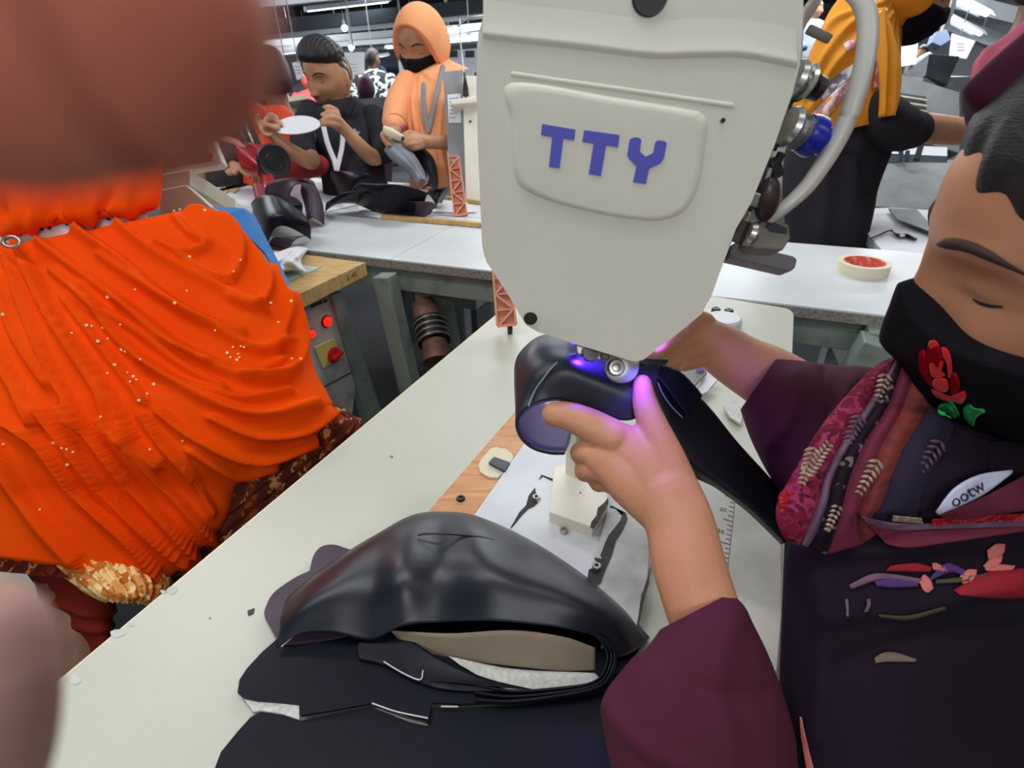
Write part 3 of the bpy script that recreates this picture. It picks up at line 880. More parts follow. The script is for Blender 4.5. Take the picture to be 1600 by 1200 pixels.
# peach plastic lattice posts
def lattice(A, B, w, n, label, lean=None):
    """truss between base centre A and top B, width w"""
    A, B = np.array(A, float), np.array(B, float)
    root = empty('lattice_post', A)
    tag(root, label, 'post')
    ax = unit(B - A)
    wx = unit(RGT - ax * np.dot(RGT, ax))
    dp = np.cross(ax, wx)
    L = np.linalg.norm(B - A)
    b = w * .11
    for s in (-1, 1):
        MB().beam(A + wx * s * w / 2, B + wx * s * w / 2 * .8 - (ax * w * .8 if s > 0 else 0), b, w * .5, dp).build('side_rail', M['plastic_peach'], root, smooth=False)
    MB().box((A + B) / 2 - dp * 0 - ax * w * .3 + FWD * w * .2, ax * (L / 2 - w * .3), wx * w * .43, FWD * b * .3).build('web', M['plastic_peach'], root, smooth=False)
    for k in range(n):
        t0, t1 = k / n, (k + 1) / n
        s = 1 if k % 2 else -1
        e = .92
        MB().beam(A + ax * L * t0 * e + wx * s * w * .45, A + ax * L * t1 * e - wx * s * w * .42, b, w * .4, dp).build('diagonal', M['plastic_peach'], root, smooth=False)
        MB().beam(A + ax * L * t1 * e + wx * w * .43, A + ax * L * t1 * e - wx * w * .43, b * .8, w * .35, dp).build('rung', M['plastic_peach'], root, smooth=False)
    MB().beam(A + wx * w * .5, A - wx * w * .5, b * 1.3, w * .5, dp).build('foot', M['plastic_peach'], root, smooth=False)
    return root
d1 = dz(720, 338)
lattice(W(720, 337, d1), W(708, 238, d1 - .0), 20 / FPX * d1, 5, 'peach plastic lattice post standing on the far table beside the white machine')
d2 = dz(795, 518) - .02
p2 = lattice(W(792, 508, d2), W(781, 400, d2 - .02), 30 / FPX * d2, 4, 'peach plastic lattice post standing on the near table behind the big machine head')
MB().cyl(W(797, 510, d2), Zp(797, 521), .005, seg=14).build('foot_pin', M['steel_dark'], p2)

# pale sewing machine on the far table (grey cabinet, white column, thread rod)
fm = empty('far_sewing_machine', Zp(722, 318))
tag(fm, 'grey and white sewing machine on the far table beside the peach hooded woman', 'sewing machine')
dd = dz(722, 316)
def quadbox(P, d, thick, name, m, par, bev=.003):
    return MB().poly([W(x, y, d) for x, y in P], FWD * thick).build(name, m, par, smooth=False, bevel=bev)
quadbox([(692, 112), (740, 106), (748, 316), (722, 316), (703, 310), (700, 240)], dd + .03, .15, 'cabinet', M['grey'], fm)
quadbox([(722, 118), (760, 118), (770, 318), (728, 318)], dd, .12, 'column', M['paint'], fm)
sh = quadbox([(699, 148), (720, 146), (721, 192), (701, 192)], dd + .025, .003, 'notice_sheet', M['white'], fm, 0)
for k in range(6):
    quadbox([(702, 153 + k * 6), (716 - (k % 3) * 2, 152.5 + k * 6), (716 - (k % 3) * 2, 154 + k * 6), (702, 154.5 + k * 6)], dd + .0244, .0005, 'print_line', M['grey'], fm, 0)
quadbox([(703, 155), (748, 150), (750, 160), (705, 164)], dd - .03, .06, 'thread_plate', M['paint'], fm, .004)
MB().chain([W(x, y, dd) for x, y in [(718, 30), (720, 70), (725, 118), (728, 152)]], [.003] * 4, 8).build('thread_rod', M['steel'], fm)
MB().chain([W(x, y, dd) for x, y in [(716, 40), (735, 28), (760, 24)]], [.003] * 3, 8).build('thread_rod', M['steel'], fm)
MB().lathe(W(728, 150, dd - .0), UP, [(0, .012), (.03, .010), (.05, .006), (.08, .004)], 14).build('spool_pin', M['steel_dark'], fm)
MB().cyl(W(735, 190, dd - .002), W(735, 190, dd + .01), .005, seg=12).build('screw', M['steel_dark'], fm)

# masking tape roll
tc_ = Zp(1346, 425)
tape = empty('tape_roll', tc_)
tag(tape, 'roll of cream masking tape with red paper core on the far white table', 'tape')
th = np.linspace(0, 2 * math.pi, 48, endpoint=False)
ci = np.stack([np.cos(th), np.sin(th), 0 * th], 1)
r0 = 36 / FPX * dz(1346, 420)
h = .026
MB().grid(np.array([tc_ + ci * r0, tc_ + ci * r0 + UP * h, tc_ + ci * r0 * .80 + UP * h, tc_ + ci * r0 * .80]), cu=True, cv=True).build('tape', M['tape'], tape, angle=40)
MB().grid(np.array([tc_ + ci * r0 * .795, tc_ + ci * r0 * .795 + UP * h, tc_ + ci * r0 * .74 + UP * h, tc_ + ci * r0 * .74]), cu=True, cv=True).build('paper_core', M['tape_core'], tape, angle=40)

# papers under the leather heap
for i, (P, lb) in enumerate([([(345, 300), (520, 283), (560, 320), (420, 350)], 'white paper sheet under the red leather piece'),
                             ([(560, 290), (700, 285), (745, 332), (560, 330)], 'white paper sheet under the dark leather heap beside the peach lattice'),
                             ([(290, 290), (400, 278), (420, 298), (310, 318)], 'white paper sheet beside the cream machine')]):
    o = MB().poly(px_outline(P, TZ + .0025 + i * .0006)[::-1], (0, 0, .0005)).build('paper_sheet', M['white'], smooth=False)
    tag(o, lb, 'paper')

# --- leather goods on the far table
def shell(ca, cb, m, name, label, bulge=.02, n=24, k=14, thick=.002, cat='leather piece', group=None):
    """bent sheet between two picture curves; each point (x, y, height above the table, extra depth)"""
    def w(q):
        x, y, hh = q[:3]
        e = q[3] if len(q) > 3 else 0
        if e > 1:
            return W(x, y, e)
        return W(x, y, dz(x, y, TZ + .003 + hh) + e)
    A = curve([w(q) for q in ca], n)
    B = curve([w(q) for q in cb], n)
    G = []
    for t in np.linspace(0, 1, k):
        G.append(A * (1 - t) + B * t + (UP * .6 - FWD * .8) * bulge * math.sin(math.pi * t))
    o = MB().grid(np.array(G)).build(name, m, solid=thick)
    if label:
        tag(o, label, cat, group)
    return o
LB = 'leather pieces on the far table'
roll = shell([(297, 293, .02), (312, 322, .02), (333, 327, .0)], [(312, 287, .06), (334, 308, .06), (350, 322, .01)], M['leather'], 'leather_roll', 'grey rolled leather piece beside the cream machine and blue box', .02, group=LB)
shell([(395, 330, .02), (402, 372, .0), (418, 384, .0)], [(470, 330, .08), (484, 350, .06), (486, 374, .0)], M['leather'], 'boot_shaft', 'glossy black boot shaft piece nearest the white rag on the far table', .06, group=LB)
shell([(420, 384, .0), (450, 390, .0)], [(440, 372, .03), (486, 368, .03)], M['leather_back'], 'boot_lining', 'purple grey inner flap below the glossy black boot shaft', .015, group=LB)
shell([(392, 318, .0), (400, 345, .02), (398, 362, .0)], [(440, 300, .06), (470, 315, .09), (472, 335, .05)], M['leather'], 'leather_flap', 'dark leather flap under the purple grey leather on the far table', .02, group=LB)
shell([(412, 318, .03), (425, 322, .02), (450, 318, .06)], [(445, 285, .10), (470, 280, .13), (492, 290, .10)], M['leather_back'], 'leather_flap', 'purple grey leather flap on top of the black boot shaft heap', .04, group=LB)
shell([(470, 300, .08), (478, 330, .03), (480, 352, .0)], [(490, 284, .10), (504, 318, .05), (507, 352, .0)], M['leather_back'], 'leather_flap', 'upright dark purple leather flap hanging at the end of the heap', .03, group=LB)
shell([(508, 330, .0), (530, 318, .03), (580, 318, .02)], [(520, 318, .04), (560, 300, .09), (600, 308, .05)], M['leather'], 'leather_strip', 'long thin dark leather strip in front of the man in black shirt', .02, group=LB)
shell([(518, 288, .03), (540, 312, .02), (548, 300, .05)], [(522, 270, .1), (570, 268, .12), (596, 296, .05)], M['leather'], 'boot_shaft', 'rounded dark boot shaft just before the black shirt', .03, group=LB)
shell([(555, 318, .02), (600, 335, .01), (660, 338, .0)], [(580, 296, .08), (640, 294, .11), (684, 310, .05)], M['leather'], 'boot_shaft', 'long glossy black boot shaft before the peach hooded woman', .05, group=LB)
shell([(632, 325, .02), (655, 340, .0), (672, 335, .0)], [(640, 315, .06), (675, 316, .05), (684, 326, .01)], M['leather_back'], 'boot_lining', 'purple brown lining flap at the open end of the long boot shaft', .01, group=LB)
shell([(668, 300, .05), (680, 318, .03), (682, 324, .0)], [(684, 296, .08), (700, 294, .07), (690, 318, .0)], M['leather'], 'leather_flap', 'small black leather tongue between the long boot shaft and peach lattice', .01, group=LB)
# piece in the peach woman's hands, hanging to the table
M['leather_grey'] = mat('grey_shiny_leather', (132, 136, 144), .35, c2=(104, 108, 116), nscale=8)
shell([(600, 236, 0, 2.12), (612, 250, 0, 2.10), (640, 272, 0, 2.06), (652, 290, 0, 2.02)], [(626, 218, 0, 2.14), (638, 228, 0, 2.12), (660, 262, 0, 2.08), (668, 285, 0, 2.02)], M['leather_grey'], 'leather_sheet',
      'shiny grey leather sheet held up by the peach hooded woman', .02)
shell([(628, 232, 0, 2.2), (650, 250, 0, 2.18), (664, 280, 0, 2.12), (660, 296, 0, 2.04)], [(650, 220, 0, 2.2), (676, 246, 0, 2.18), (684, 276, 0, 2.12), (684, 300, 0, 2.04)], M['leather'], 'boot_shaft',
      'dark boot shaft hanging from the hands of the peach hooded woman', .02)
shell([(598, 205, 0, 2.08), (604, 212, 0, 2.08), (626, 222, 0, 2.10)], [(603, 198, 0, 2.09), (612, 200, 0, 2.09), (634, 214, 0, 2.10)], mat('cream_lining_sheet', (226, 214, 186), .7), 'lining_sheet', 'cream folded lining held by the peach hooded woman', .01)
# scraps
for P, m, lb in [([(292, 296), (300, 286), (340, 284), (345, 277), (352, 284), (340, 292), (310, 296)], 'leather_black', 'black leather scrap on white paper under the screen'),
                 ([(342, 296), (392, 284), (396, 287), (350, 299)], 'leather', 'thin dark leather scrap on white paper near the yellow scrap'),
                 ([(350, 300), (357, 292), (366, 291), (374, 296), (366, 302), (358, 298), (354, 302)], 'yellow_plate', 'small yellow scrap on the white paper')]:
    o = MB().poly(px_outline(P, TZ + .006)[::-1], (0, 0, .003)).build('scrap', M[m], smooth=False)
    tag(o, lb, 'scrap')

# red leather bag piece with the black round disc
red = empty('red_leather_piece', W(405, 270, 2.05))
tag(red, 'bright red folded leather piece with a black embossed disc held over the far table', 'leather piece')
def rsh(ca, cb, bulge, name, m):
    A = curve([W(*q) for q in ca], 20)
    B = curve([W(*q) for q in cb], 20)
    G = [A * (1 - t) + B * t - FWD * bulge * math.sin(math.pi * t) for t in np.linspace(0, 1, 12)]
    return MB().grid(np.array(G)).build(name, m, red, solid=.003)
rsh([(371, 242, 2.1), (376, 262, 2.08), (404, 276, 2.05)], [(386, 231, 2.1), (408, 238, 2.05), (424, 262, 2.02)], .04, 'folded_body', M['red'])
rsh([(404, 262, 2.05), (408, 290, 2.0), (410, 298, 1.98)], [(428, 275, 2.0), (430, 290, 1.98), (428, 294, 1.97)], .02, 'strap', M['red'])
rsh([(388, 228, 2.1), (396, 240, 2.08), (402, 240, 2.08)], [(398, 226, 2.1), (418, 228, 2.08), (416, 240, 2.06)], .02, 'flap', M['red'])
rsh([(395, 292, 1.95), (400, 312, 1.9)], [(410, 288, 1.95), (418, 312, 1.9)], .02, 'lower_tab', mat('dull_red_leather', (150, 60, 70), .5))
dn = unit(-FWD * .75 + RGT * .62 - UPV * .2)
MB().lathe(W(428, 252, 2.0), dn, [(-.012, .02), (-.012, .058), (0, .060), (.004, .058), (.006, .054), (.004, .050), (.004, .03), (.006, .028), (.004, .026), (.004, 0)], 36).build('embossed_disc', M['black'], red, angle=40)

# blue box and cream machine with its screen on the left table
left_table = empty('side_table', Zp(500, 430) * [1, 1, 0])
tag(left_table, 'side table with pine border and pale green inset standing behind the orange dress', 'table')
E0 = Zp(567, 411)
def lt(a, b, z=0.0):
    return E0 + BDIR * a - XDIR * b + UP * z
MB().poly([lt(0, 0), lt(0, .9), lt(-.36, .9), lt(-.36, 0)], (0, 0, -.026)).build('table_core', M['laminate'], left_table, smooth=False)
for (a0, a1, b0, b1) in [(-.36, 0, 0, .075), (-.07, 0, .075, .5)]:
    MB().poly([lt(a1, b0, .002), lt(a1, b1, .002), lt(a0, b1, .002), lt(a0, b0, .002)], (0, 0, -.003)).build('pine_border', M['wood_pale'], left_table, smooth=False)
MB().box(lt(-.18, -.004, -.015), BDIR * .18, XDIR * .005, UP * .018).build('pine_edge', M['wood_pale'], left_table, smooth=False, bevel=.001)
MB().poly([lt(-.075, .08, .003), lt(-.075, .3, .003), lt(-.34, .3, .003), lt(-.34, .08, .003)], (0, 0, -.002)).build('green_inset', mat('pale_green_mat', (196, 210, 192), .5), left_table, smooth=False)
flat_text('E-4K', lt(-.06, -.0095, -.015), BDIR, UP, .022, mat('red_pencil', (150, 70, 40), .7), left_table, 'pencil_mark')
# vertical control panel on its steel leg
PP = lt(0, .03)
def vp(x, y, o=0.0):
    return Vp(x, y, PP, XDIR) + XDIR * o
MB().poly([vp(470, 478), vp(516, 458), vp(528, 490), vp(556, 600), vp(545, 690), vp(470, 690)], -XDIR * .02).build('control_panel', M['paint_dirty'], left_table, smooth=False)
MB().poly([vp(512, 460, .012), vp(530, 455, .012), vp(594, 650, .012), vp(572, 662, .012)], -XDIR * .03).build('leg', M['greygreen'], left_table, smooth=False, bevel=.002)
MB().poly([vp(560, 575, .001), vp(500, 606, .001), vp(500, 608, .001), vp(560, 577, .001)], XDIR * .001).build('panel_seam', M['grey_dark'], left_table, smooth=False)
redl = mat('lit_red_lamp', (255, 30, 20), .3, emit=(255, 20, 12), estr=2.2)
for (x, y, r) in [(509, 502, .013), (484, 521, .010)]:
    b_ = MB().lathe(vp(x, y), XDIR, [(0, r * 1.25), (.003, r * 1.25), (.004, r)], 24).build('lamp_bezel', M['steel_dark'], left_table, angle=40)
    MB().lathe(vp(x, y, .003), XDIR, [(0, r), (.006, r * .95), (.010, r * .6), (.011, 0)], 24).build('indicator_lamp', redl, left_table)
sw = MB().poly([vp(490, 543, .004), vp(520, 529, .004), vp(536, 558, .004), vp(503, 575, .004)], -XDIR * .004).build('switch_plate', M['yellow_plate'], left_table, smooth=False)
sc_ = vp(519, 554, .004)
MB().lathe(sc_, XDIR, [(0, .022), (.005, .022), (.007, .018), (.007, 0)], 28).build('switch_dial', M['red_plastic'], sw, angle=40)
MB().box(sc_ + XDIR * .014, XDIR * .008, unit(BDIR + UP * .25) * .019, unit(UP - BDIR * .25) * .005).build('switch_grip', M['red_plastic'], sw, smooth=False, bevel=.002)
for k, (x, y) in enumerate([(488, 478), (494, 475), (500, 473), (508, 470)]):
    MB().box(vp(x, y, .001), BDIR * .006, UP * .004, XDIR * .0005).build('panel_print', M['mark'], left_table, smooth=False)
quad = lambda P, d: [W(x, y, d) for x, y in P]

cm = empty('cream_machine', W(320, 330, 1.15))
tag(cm, 'cream machine body with a tilted screen and blue front behind the orange dress', 'machine')
def pbox(P, d, thick, name, m, par=cm, bev=.003, dirv=None):
    return MB().poly([W(x, y, d) for x, y in P], (FWD if dirv is None else dirv) * thick).build(name, m, par, smooth=False, bevel=bev)
pbox([(248, 296), (290, 288), (330, 323), (353, 334), (413, 396), (440, 440), (250, 440)], 1.16, .03, 'body', M['cream'])
pbox([(250, 272), (297, 264), (296, 290), (252, 300)], 1.20, .2, 'screen_stand', M['cream'])
MB().poly([W(330, 322, 1.18), W(381, 325, 1.19), W(436, 432, 1.19), W(440, 442, 1.155), W(413, 396, 1.155), W(353, 334, 1.155)], FWD * .05).build('blue_front', M['blue'], cm, smooth=False, bevel=.002)
scr = pbox([(150, 285), (340, 258), (347, 253), (320, 190), (150, 190)], 1.24, .03, 'screen_frame', M['paint'], cm, .004)
MB().poly([W(x, y, 1.238) for x, y in [(160, 276), (332, 251), (312, 200), (160, 200)]], FWD * .002).build('screen_glass', mat('dull_screen', (150, 128, 124), .25), scr, smooth=False)
for (x, y) in [(303, 229), (327, 243)]:
    MB().box(W(x, y, 1.236), RGT * .007, UPV * .005, FWD * .001).build('screen_mark', mat('red_screen_mark', (220, 50, 60), .5), scr, smooth=False)

# crumpled white rag
rag = []
for i in range(26):
    row = []
    for jx in range(34):
        u, v = jx / 33, i / 25
        x = 410 + 66 * u + 6 * math.sin(5 * v + 2 * u)
        y = 394 + 38 * v - 8 * u + 3 * math.sin(7 * u)
        hgt = .012 + .022 * math.sin(math.pi * min(1, max(0, v))) * (math.sin(7 * u + 4 * v) * .4 + .6) + .004 * math.sin(13 * u + 9 * v) + .002 * math.sin(15 * v - 11 * u)
        hgt *= sstep(0, .12, u) * sstep(0, .12, 1 - u) * sstep(0, .1, v) * sstep(0, .1, 1 - v)
        row.append(Zp(x, y, TZ + .012 + max(0, hgt)))
    rag.append(row)
o = MB().grid(np.array(rag)).build('cleaning_rag', M['white'], solid=.002)
tag(o, 'crumpled white rag lying on the pine bordered side table', 'cloth')

# ================================================================== right-hand background: grey machine, tables
gm = empty('grey_machine', W(1435, 160, 2.3))
tag(gm, 'grey machine housing with slotted vents beside the mustard scarf', 'machine')
def gbox(P, d, t, n, m, bev=.004, par=gm):
    return MB().poly([W(x, y, d) for x, y in P], FWD * t).build(n, m, par, smooth=False, bevel=bev)
gbox([(1396, 112), (1500, 144), (1500, 240), (1390, 205)], 2.3, .35, 'housing', M['grey'])
for k in range(5):
    y = 143 + k * 9
    gbox([(1396, y), (1448, y + 8), (1448, y + 12), (1396, y + 4)], 2.293, .006, 'vent_slat', M['grey_dark'], .001)
    gbox([(1396, y + 4), (1449, y + 12), (1449, y + 14), (1396, y + 6)], 2.285, .012, 'vent_lip', M['paint'], .001)
rt = empty('side_bench', W(1400, 330, 1.75) * [1, 1, 0])
tag(rt, 'grey bench with white top behind the far white table, next to the black dress', 'table')
def rb(P, z, t, n, m):
    return MB().poly([Zp(x, y, z) for x, y in P], (0, 0, -t)).build(n, m, rt, smooth=False)
rb([(1358, 322), (1480, 330), (1520, 470), (1392, 408), (1345, 352)], .74, .03, 'bench_top', M['white'])
MB().poly([Zp(1345, 352, .738), Zp(1392, 408, .738), Zp(1394, 406, .738), Zp(1347, 350, .738)], (0, 0, -.04)).build('bench_edge', M['chipboard'], rt, smooth=False)
MB().poly([Zp(1350, 362, .70), Zp(1392, 412, .70), Zp(1390, 414, .70), Zp(1346, 365, .70)], (0, 0, -.4)).build('bench_frame', M['grey'], rt, smooth=False)
MB().beam(Zp(1388, 418, .7), Zp(1388, 418, .7) * [1, 1, 0], .04, .04).build('leg', M['grey'], rt, smooth=False)
MB().beam(Zp(1352, 360, .7), Zp(1352, 360, .7) * [1, 1, 0], .04, .04).build('leg', M['grey'], rt, smooth=False)
MB().poly([W(1362, 322, 1.95), W(1385, 248, 2.2), W(1490, 250, 2.2), W(1490, 330, 1.95)], FWD * .02).build('sloped_panel', M['grey'], rt, smooth=False)
MB().poly([W(1383, 242, 2.2), W(1480, 244, 2.2), W(1480, 262, 2.17), W(1380, 256, 2.17)], FWD * .02).build('dark_rail', mat('dark_teal_rail', (44, 58, 66), .5), rt, smooth=False)
MB().poly([W(1400, 226, 2.25), W(1480, 230, 2.25), W(1480, 244, 2.2), W(1392, 240, 2.2)], FWD * .02).build('white_ledge', M['white'], rt, smooth=False)
MB().beam(W(1440, 224, 2.1), W(1432, 250, 2.1), .02, .02).build('dark_clip', M['black'], rt, smooth=False)
for x in (1408, 1418):
    MB().beam(W(x, 236, 2.15), W(x - 1, 252, 2.15), .012, .012).build('dark_clip', mat('teal_clip', (40, 60, 68), .5), rt, smooth=False)
o = MB().poly([Zp(x, y, .75) for x, y in [(1388, 328), (1432, 330), (1470, 372), (1440, 360), (1402, 346)]][::-1], (0, 0, .006)).build('leather_cut', M['grey_dark'], smooth=False)
tag(o, 'dark grey leather cut lying on the white bench top by the forehead', 'leather piece')
o = MB().chain([Zp(x, y, .748) for x, y in [(1362, 372), (1375, 366), (1392, 360), (1404, 368), (1416, 368), (1430, 374)]], [.003, .003, .003, .006, .007, .005], 8).build('small_tool', M['steel_dark'])
tag(o, 'thin cord with a small metal clip on the white bench top', 'tool')
MB().ball(Zp(1410, 368, .752), .008, .006, .004).build('clip_bead', M['white'], o)
# ================================================================== leather pile on the near table
def lz(pts):
    """(x, y, height above table) -> world"""
    return [Zp(x, y, TZ + .001 + h) for x, y, h in pts]
def lsheet(rows, name, label, m, n=60, k=40, thick=.0022, cat='leather piece', parent=None):
    R_ = [curve(lz(r), n) for r in rows]
    G = np.transpose(np.array([curve(np.array(R_)[:, i], k) for i in range(n)]), (1, 0, 2))
    o = MB().grid(G).build(name, m, parent, solid=thick)
    if label:
        tag(o, label, cat)
    return o
def lplate(pts, z, m, name, label, t=.0022, n=160, smooth=True, parent=None, cat='leather piece', edge=True):
    P = curve(pts, n, closed=True) if smooth else pts
    W_ = [Zp(x, y, TZ + .001 + z) for x, y in P]
    o = MB().poly(W_, (0, 0, -t)).build(name, m, parent, smooth=False)
    if label:
        tag(o, label, cat)
    return o
def dense(pts, step=14, sharp=()):
    """polyline with rounded points except sharp ones"""
    return pts
# lowest flat piece, running out of the frame at the bottom
lplate([(330, 1215), (345, 1175), (372, 1142), (392, 1120), (408, 1113), (440, 1118), (470, 1126), (520, 1116), (578, 1104), (610, 1116), (640, 1128), (668, 1134), (670, 1112), (676, 1105), (720, 1106),
        (800, 1102), (868, 1094), (930, 1076), (960, 1050), (985, 1060), (1000, 1110), (1010, 1215), (700, 1225)], .003, M['leather'], 'leather_cutting',
       'large flat black leather panel nearest the bottom, lowest of the pile', smooth=False)
# second flat piece
lplate([(371, 1082), (374, 1062), (386, 1044), (410, 1018), (440, 992), (470, 970), (640, 950), (760, 960), (960, 985), (1005, 1000), (985, 1040), (962, 1052), (930, 1068), (868, 1086), (800, 1096),
        (720, 1100), (700, 1098), (674, 1098), (670, 1126), (640, 1118), (612, 1108), (582, 1098), (530, 1108), (470, 1118), (467, 1100), (440, 1097), (400, 1094), (380, 1090)], .007, M['leather'], 'leather_cutting',
       'flat black leather panel with a stepped notch, second from the bottom of the pile', smooth=False)
o = lplate([(382, 1093), (430, 1097), (467, 1100), (468, 1124), (440, 1115), (408, 1110), (396, 1112)], .0045, M['lining'], 'lining_tab', 'white lining edge peeping out between the two flat leather panels', smooth=False)
# rear lobes
lplate([(478, 912), (484, 890), (490, 868), (502, 854), (522, 851), (546, 858), (570, 861), (600, 852), (640, 835), (700, 830), (700, 900), (600, 930), (500, 925)], .004, M['leather_back'], 'leather_lobe',
       'dark purple leather lobe furthest from the needle side, lying under the bent shaft', n=120)
lplate([(413, 962), (416, 946), (426, 928), (446, 912), (474, 896), (520, 880), (620, 860), (640, 920), (560, 985), (460, 1005), (436, 1000), (422, 980)], .009, M['leather_back'], 'leather_lobe',
       'dark rounded leather lobe lying between the purple lobe and the notched panel', n=120)

# bent shaft on top: a flattened tube lying with its mouth towards the camera
shaft = empty('bent_boot_shaft', Zp(720, 950))
tag(shaft, 'glossy black bent boot shaft lying with its beige lined mouth open, topmost of the pile', 'leather piece')
mouth = [(432, 1012, .012), (470, 990, .020), (520, 988, .022), (580, 1000, .016), (630, 978, .033), (690, 972, .033), (760, 970, .044), (830, 975, .042), (890, 983, .036), (935, 998, .024), (955, 1030, .012)]
mid1 = [(438, 985, .018), (470, 955, .034), (520, 930, .044), (580, 925, .046), (630, 906, .062), (690, 898, .056), (760, 898, .069), (830, 915, .062), (900, 940, .052), (955, 975, .034), (985, 1020, .012)]
mid2 = [(440, 965, .020), (480, 925, .034), (530, 895, .046), (585, 868, .054), (635, 852, .064), (690, 846, .058), (750, 846, .067), (830, 872, .056), (910, 912, .044), (970, 960, .026), (1005, 1005, .006)]
ridge = [(448, 940, .016), (490, 905, .028), (540, 870, .038), (590, 838, .046), (640, 812, .050), (690, 806, .047), (745, 811, .050), (820, 846, .042), (900, 896, .030), (970, 952, .014), (1012, 998, .002)]
back_ = [(452, 932, .006), (500, 893, .008), (548, 860, .010), (596, 832, .012), (645, 806, .014), (690, 801, .014), (745, 808, .012), (822, 842, .010), (902, 893, .006), (972, 950, .003), (1014, 997, .001)]
lsheet([mouth, mid1, mid2, ridge, back_], 'outer_leather', None, M['leather_shaft'], 90, 50, .0024, parent=shaft)
# far inside wall (beige) and woven lining floor
lsheet([[(610, 985, .020), (700, 990, .030), (800, 985, .036), (880, 995, .030), (930, 1012, .020)], [(640, 1015, .006), (740, 1042, .0012), (820, 1052, .0015), (880, 1060, .0015), (930, 1058, .002)]], 'beige_lining', None, M['lining_beige'], 40, 8, .001, parent=shaft)
lsheet([[(700, 1025, .0095), (800, 1045, .0095), (930, 1052, .0095)], [(720, 1040, .010), (800, 1078, .010), (944, 1068, .010)]], 'woven_lining', None, M['lining'], 30, 8, .0006, parent=shaft)
# plies of the mouth: the lower lip and the loops at the fold
for k, (o1, hgt) in enumerate([(0, .016), (6, .014), (11, .012)]):
    lip = [(930 + o1 * .7, 990 + o1 * .2, .030), (948 + o1, 1018, .024), (944 + o1, 1048, .020), (925 + o1, 1066 + o1 * .5, .018), (880, 1074 + o1 * 1.0, .016), (800, 1079 + o1 * 1.4, .014), (740, 1068 + o1 * 2.2, .012)]
    low = [(930 + o1 * .7, 994 + o1, .012), (952 + o1, 1022, .008), (948 + o1, 1052, .008), (930 + o1, 1070 + o1, .008), (884, 1078 + o1, .008), (802, 1083 + o1 * 1.4, .008), (742, 1072 + o1 * 2.2, .008)]
    lsheet([lip, low], 'folded_ply', None, M['leather'], 50, 5, .0016, parent=shaft)
lsheet([[(600, 990, .014), (640, 1000, .014), (690, 1030, .014), (760, 1060, .012), (830, 1077, .012)], [(560, 1003, .012), (612, 1012, .012), (640, 1040, .011), (660, 1062, .011), (664, 1064, .011)], [(560, 1030, .010), (600, 1040, .010), (640, 1060, .010), (700, 1078, .010), (830, 1082, .010)]],
       'lower_tongue', None, M['leather'], 50, 16, .0012, parent=shaft)
# notch with its white cut edge, fold crease at the top and clamp tab
cut = mat('white_cut_edge', (206, 206, 204), .7)
for P in ([(600, 1034), (630, 1052), (656, 1062), (661, 1048)], [(582, 1099), (620, 1112), (668, 1122)], [(440, 1010), (470, 988), (520, 986)], [(690, 1104), (715, 1104)]):
    hh = .0135 if P[0][1] < 1090 else .0085
    MB().chain(lz([(x, y, hh) for x, y in P]), [.0006] * len(P), 6).build('cut_edge', cut, shaft)
MB().chain(lz([(655, 836, .0655), (662, 834, .0662), (700, 834, .0650), (745, 838, .0665), (772, 844, .064)]), [.0012] * 5, 8).build('folded_top_edge', M['leather_shaft'], shaft)

# ================================================================== boot shaft being sewn, held in both hands
work = empty('boot_shaft', W(880, 640, .44))
tag(work, 'black boot shaft curled into a tube under the needle, held by both hands', 'leather piece')
def wsheet(rows, name, m, n=60, k=30, thick=.0022):
    R_ = [curve([W(*q) for q in r], n) for r in rows]
    G = np.transpose(np.array([curve(np.array(R_)[:, i], k) for i in range(n)]), (1, 0, 2))
    return MB().grid(G).build(name, m, work, solid=thick)
# near rim -> over the top -> far rim ; left end curls round
near = [(882, 709, .462), (858, 708, .460), (832, 700, .455), (814, 684, .450), (807, 664, .446), (812, 648, .442), (828, 634, .440), (850, 626, .440), (878, 624, .441), (915, 638, .442), (950, 652, .442), (985, 656, .440), (1012, 640, .440)]
m1 = [(890, 690, .49), (864, 690, .49), (836, 684, .486), (815, 668, .478), (807, 640, .468), (810, 612, .458), (826, 592, .448), (850, 580, .440), (885, 574, .436), (925, 590, .436), (960, 605, .436), (990, 612, .436), (1022, 606, .437)]
m2 = [(896, 660, .52), (870, 660, .52), (842, 656, .515), (818, 642, .505), (806, 612, .492), (808, 582, .478), (822, 560, .466), (846, 548, .458), (884, 546, .454), (922, 560, .450), (962, 575, .447), (1000, 580, .446), (1034, 582, .446)]
far = [(900, 640, .54), (874, 640, .54), (846, 634, .535), (820, 618, .525), (806, 588, .512), (808, 562, .500), (822, 542, .490), (846, 526, .482), (882, 524, .476), (922, 540, .470), (962, 556, .462), (1004, 560, .458), (1045, 562, .456)]
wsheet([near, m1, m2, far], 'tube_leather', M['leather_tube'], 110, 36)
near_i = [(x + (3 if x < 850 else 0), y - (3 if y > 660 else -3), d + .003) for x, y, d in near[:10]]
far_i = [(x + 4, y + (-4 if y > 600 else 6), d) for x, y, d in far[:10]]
wsheet([near_i, far_i], 'inner_lining', mat('lining_with_violet_glow', (104, 88, 158), .6, c2=(92, 78, 144), nscale=12), 80, 10, .001)  # violet glow of the work lamp is put into the lining colour
# seam across the tube and rim edge
seam = [(826, 634, .4385), (836, 610, .442), (850, 590, .439), (864, 573, .438), (880, 560, .445), (902, 553, .448), (930, 562, .446)]
MB().chain([W(x, y, d - .002) for x, y, d in seam], [.0008] * len(seam), 6).build('seam', mat('seam_thread', (150, 150, 156), .6), work)
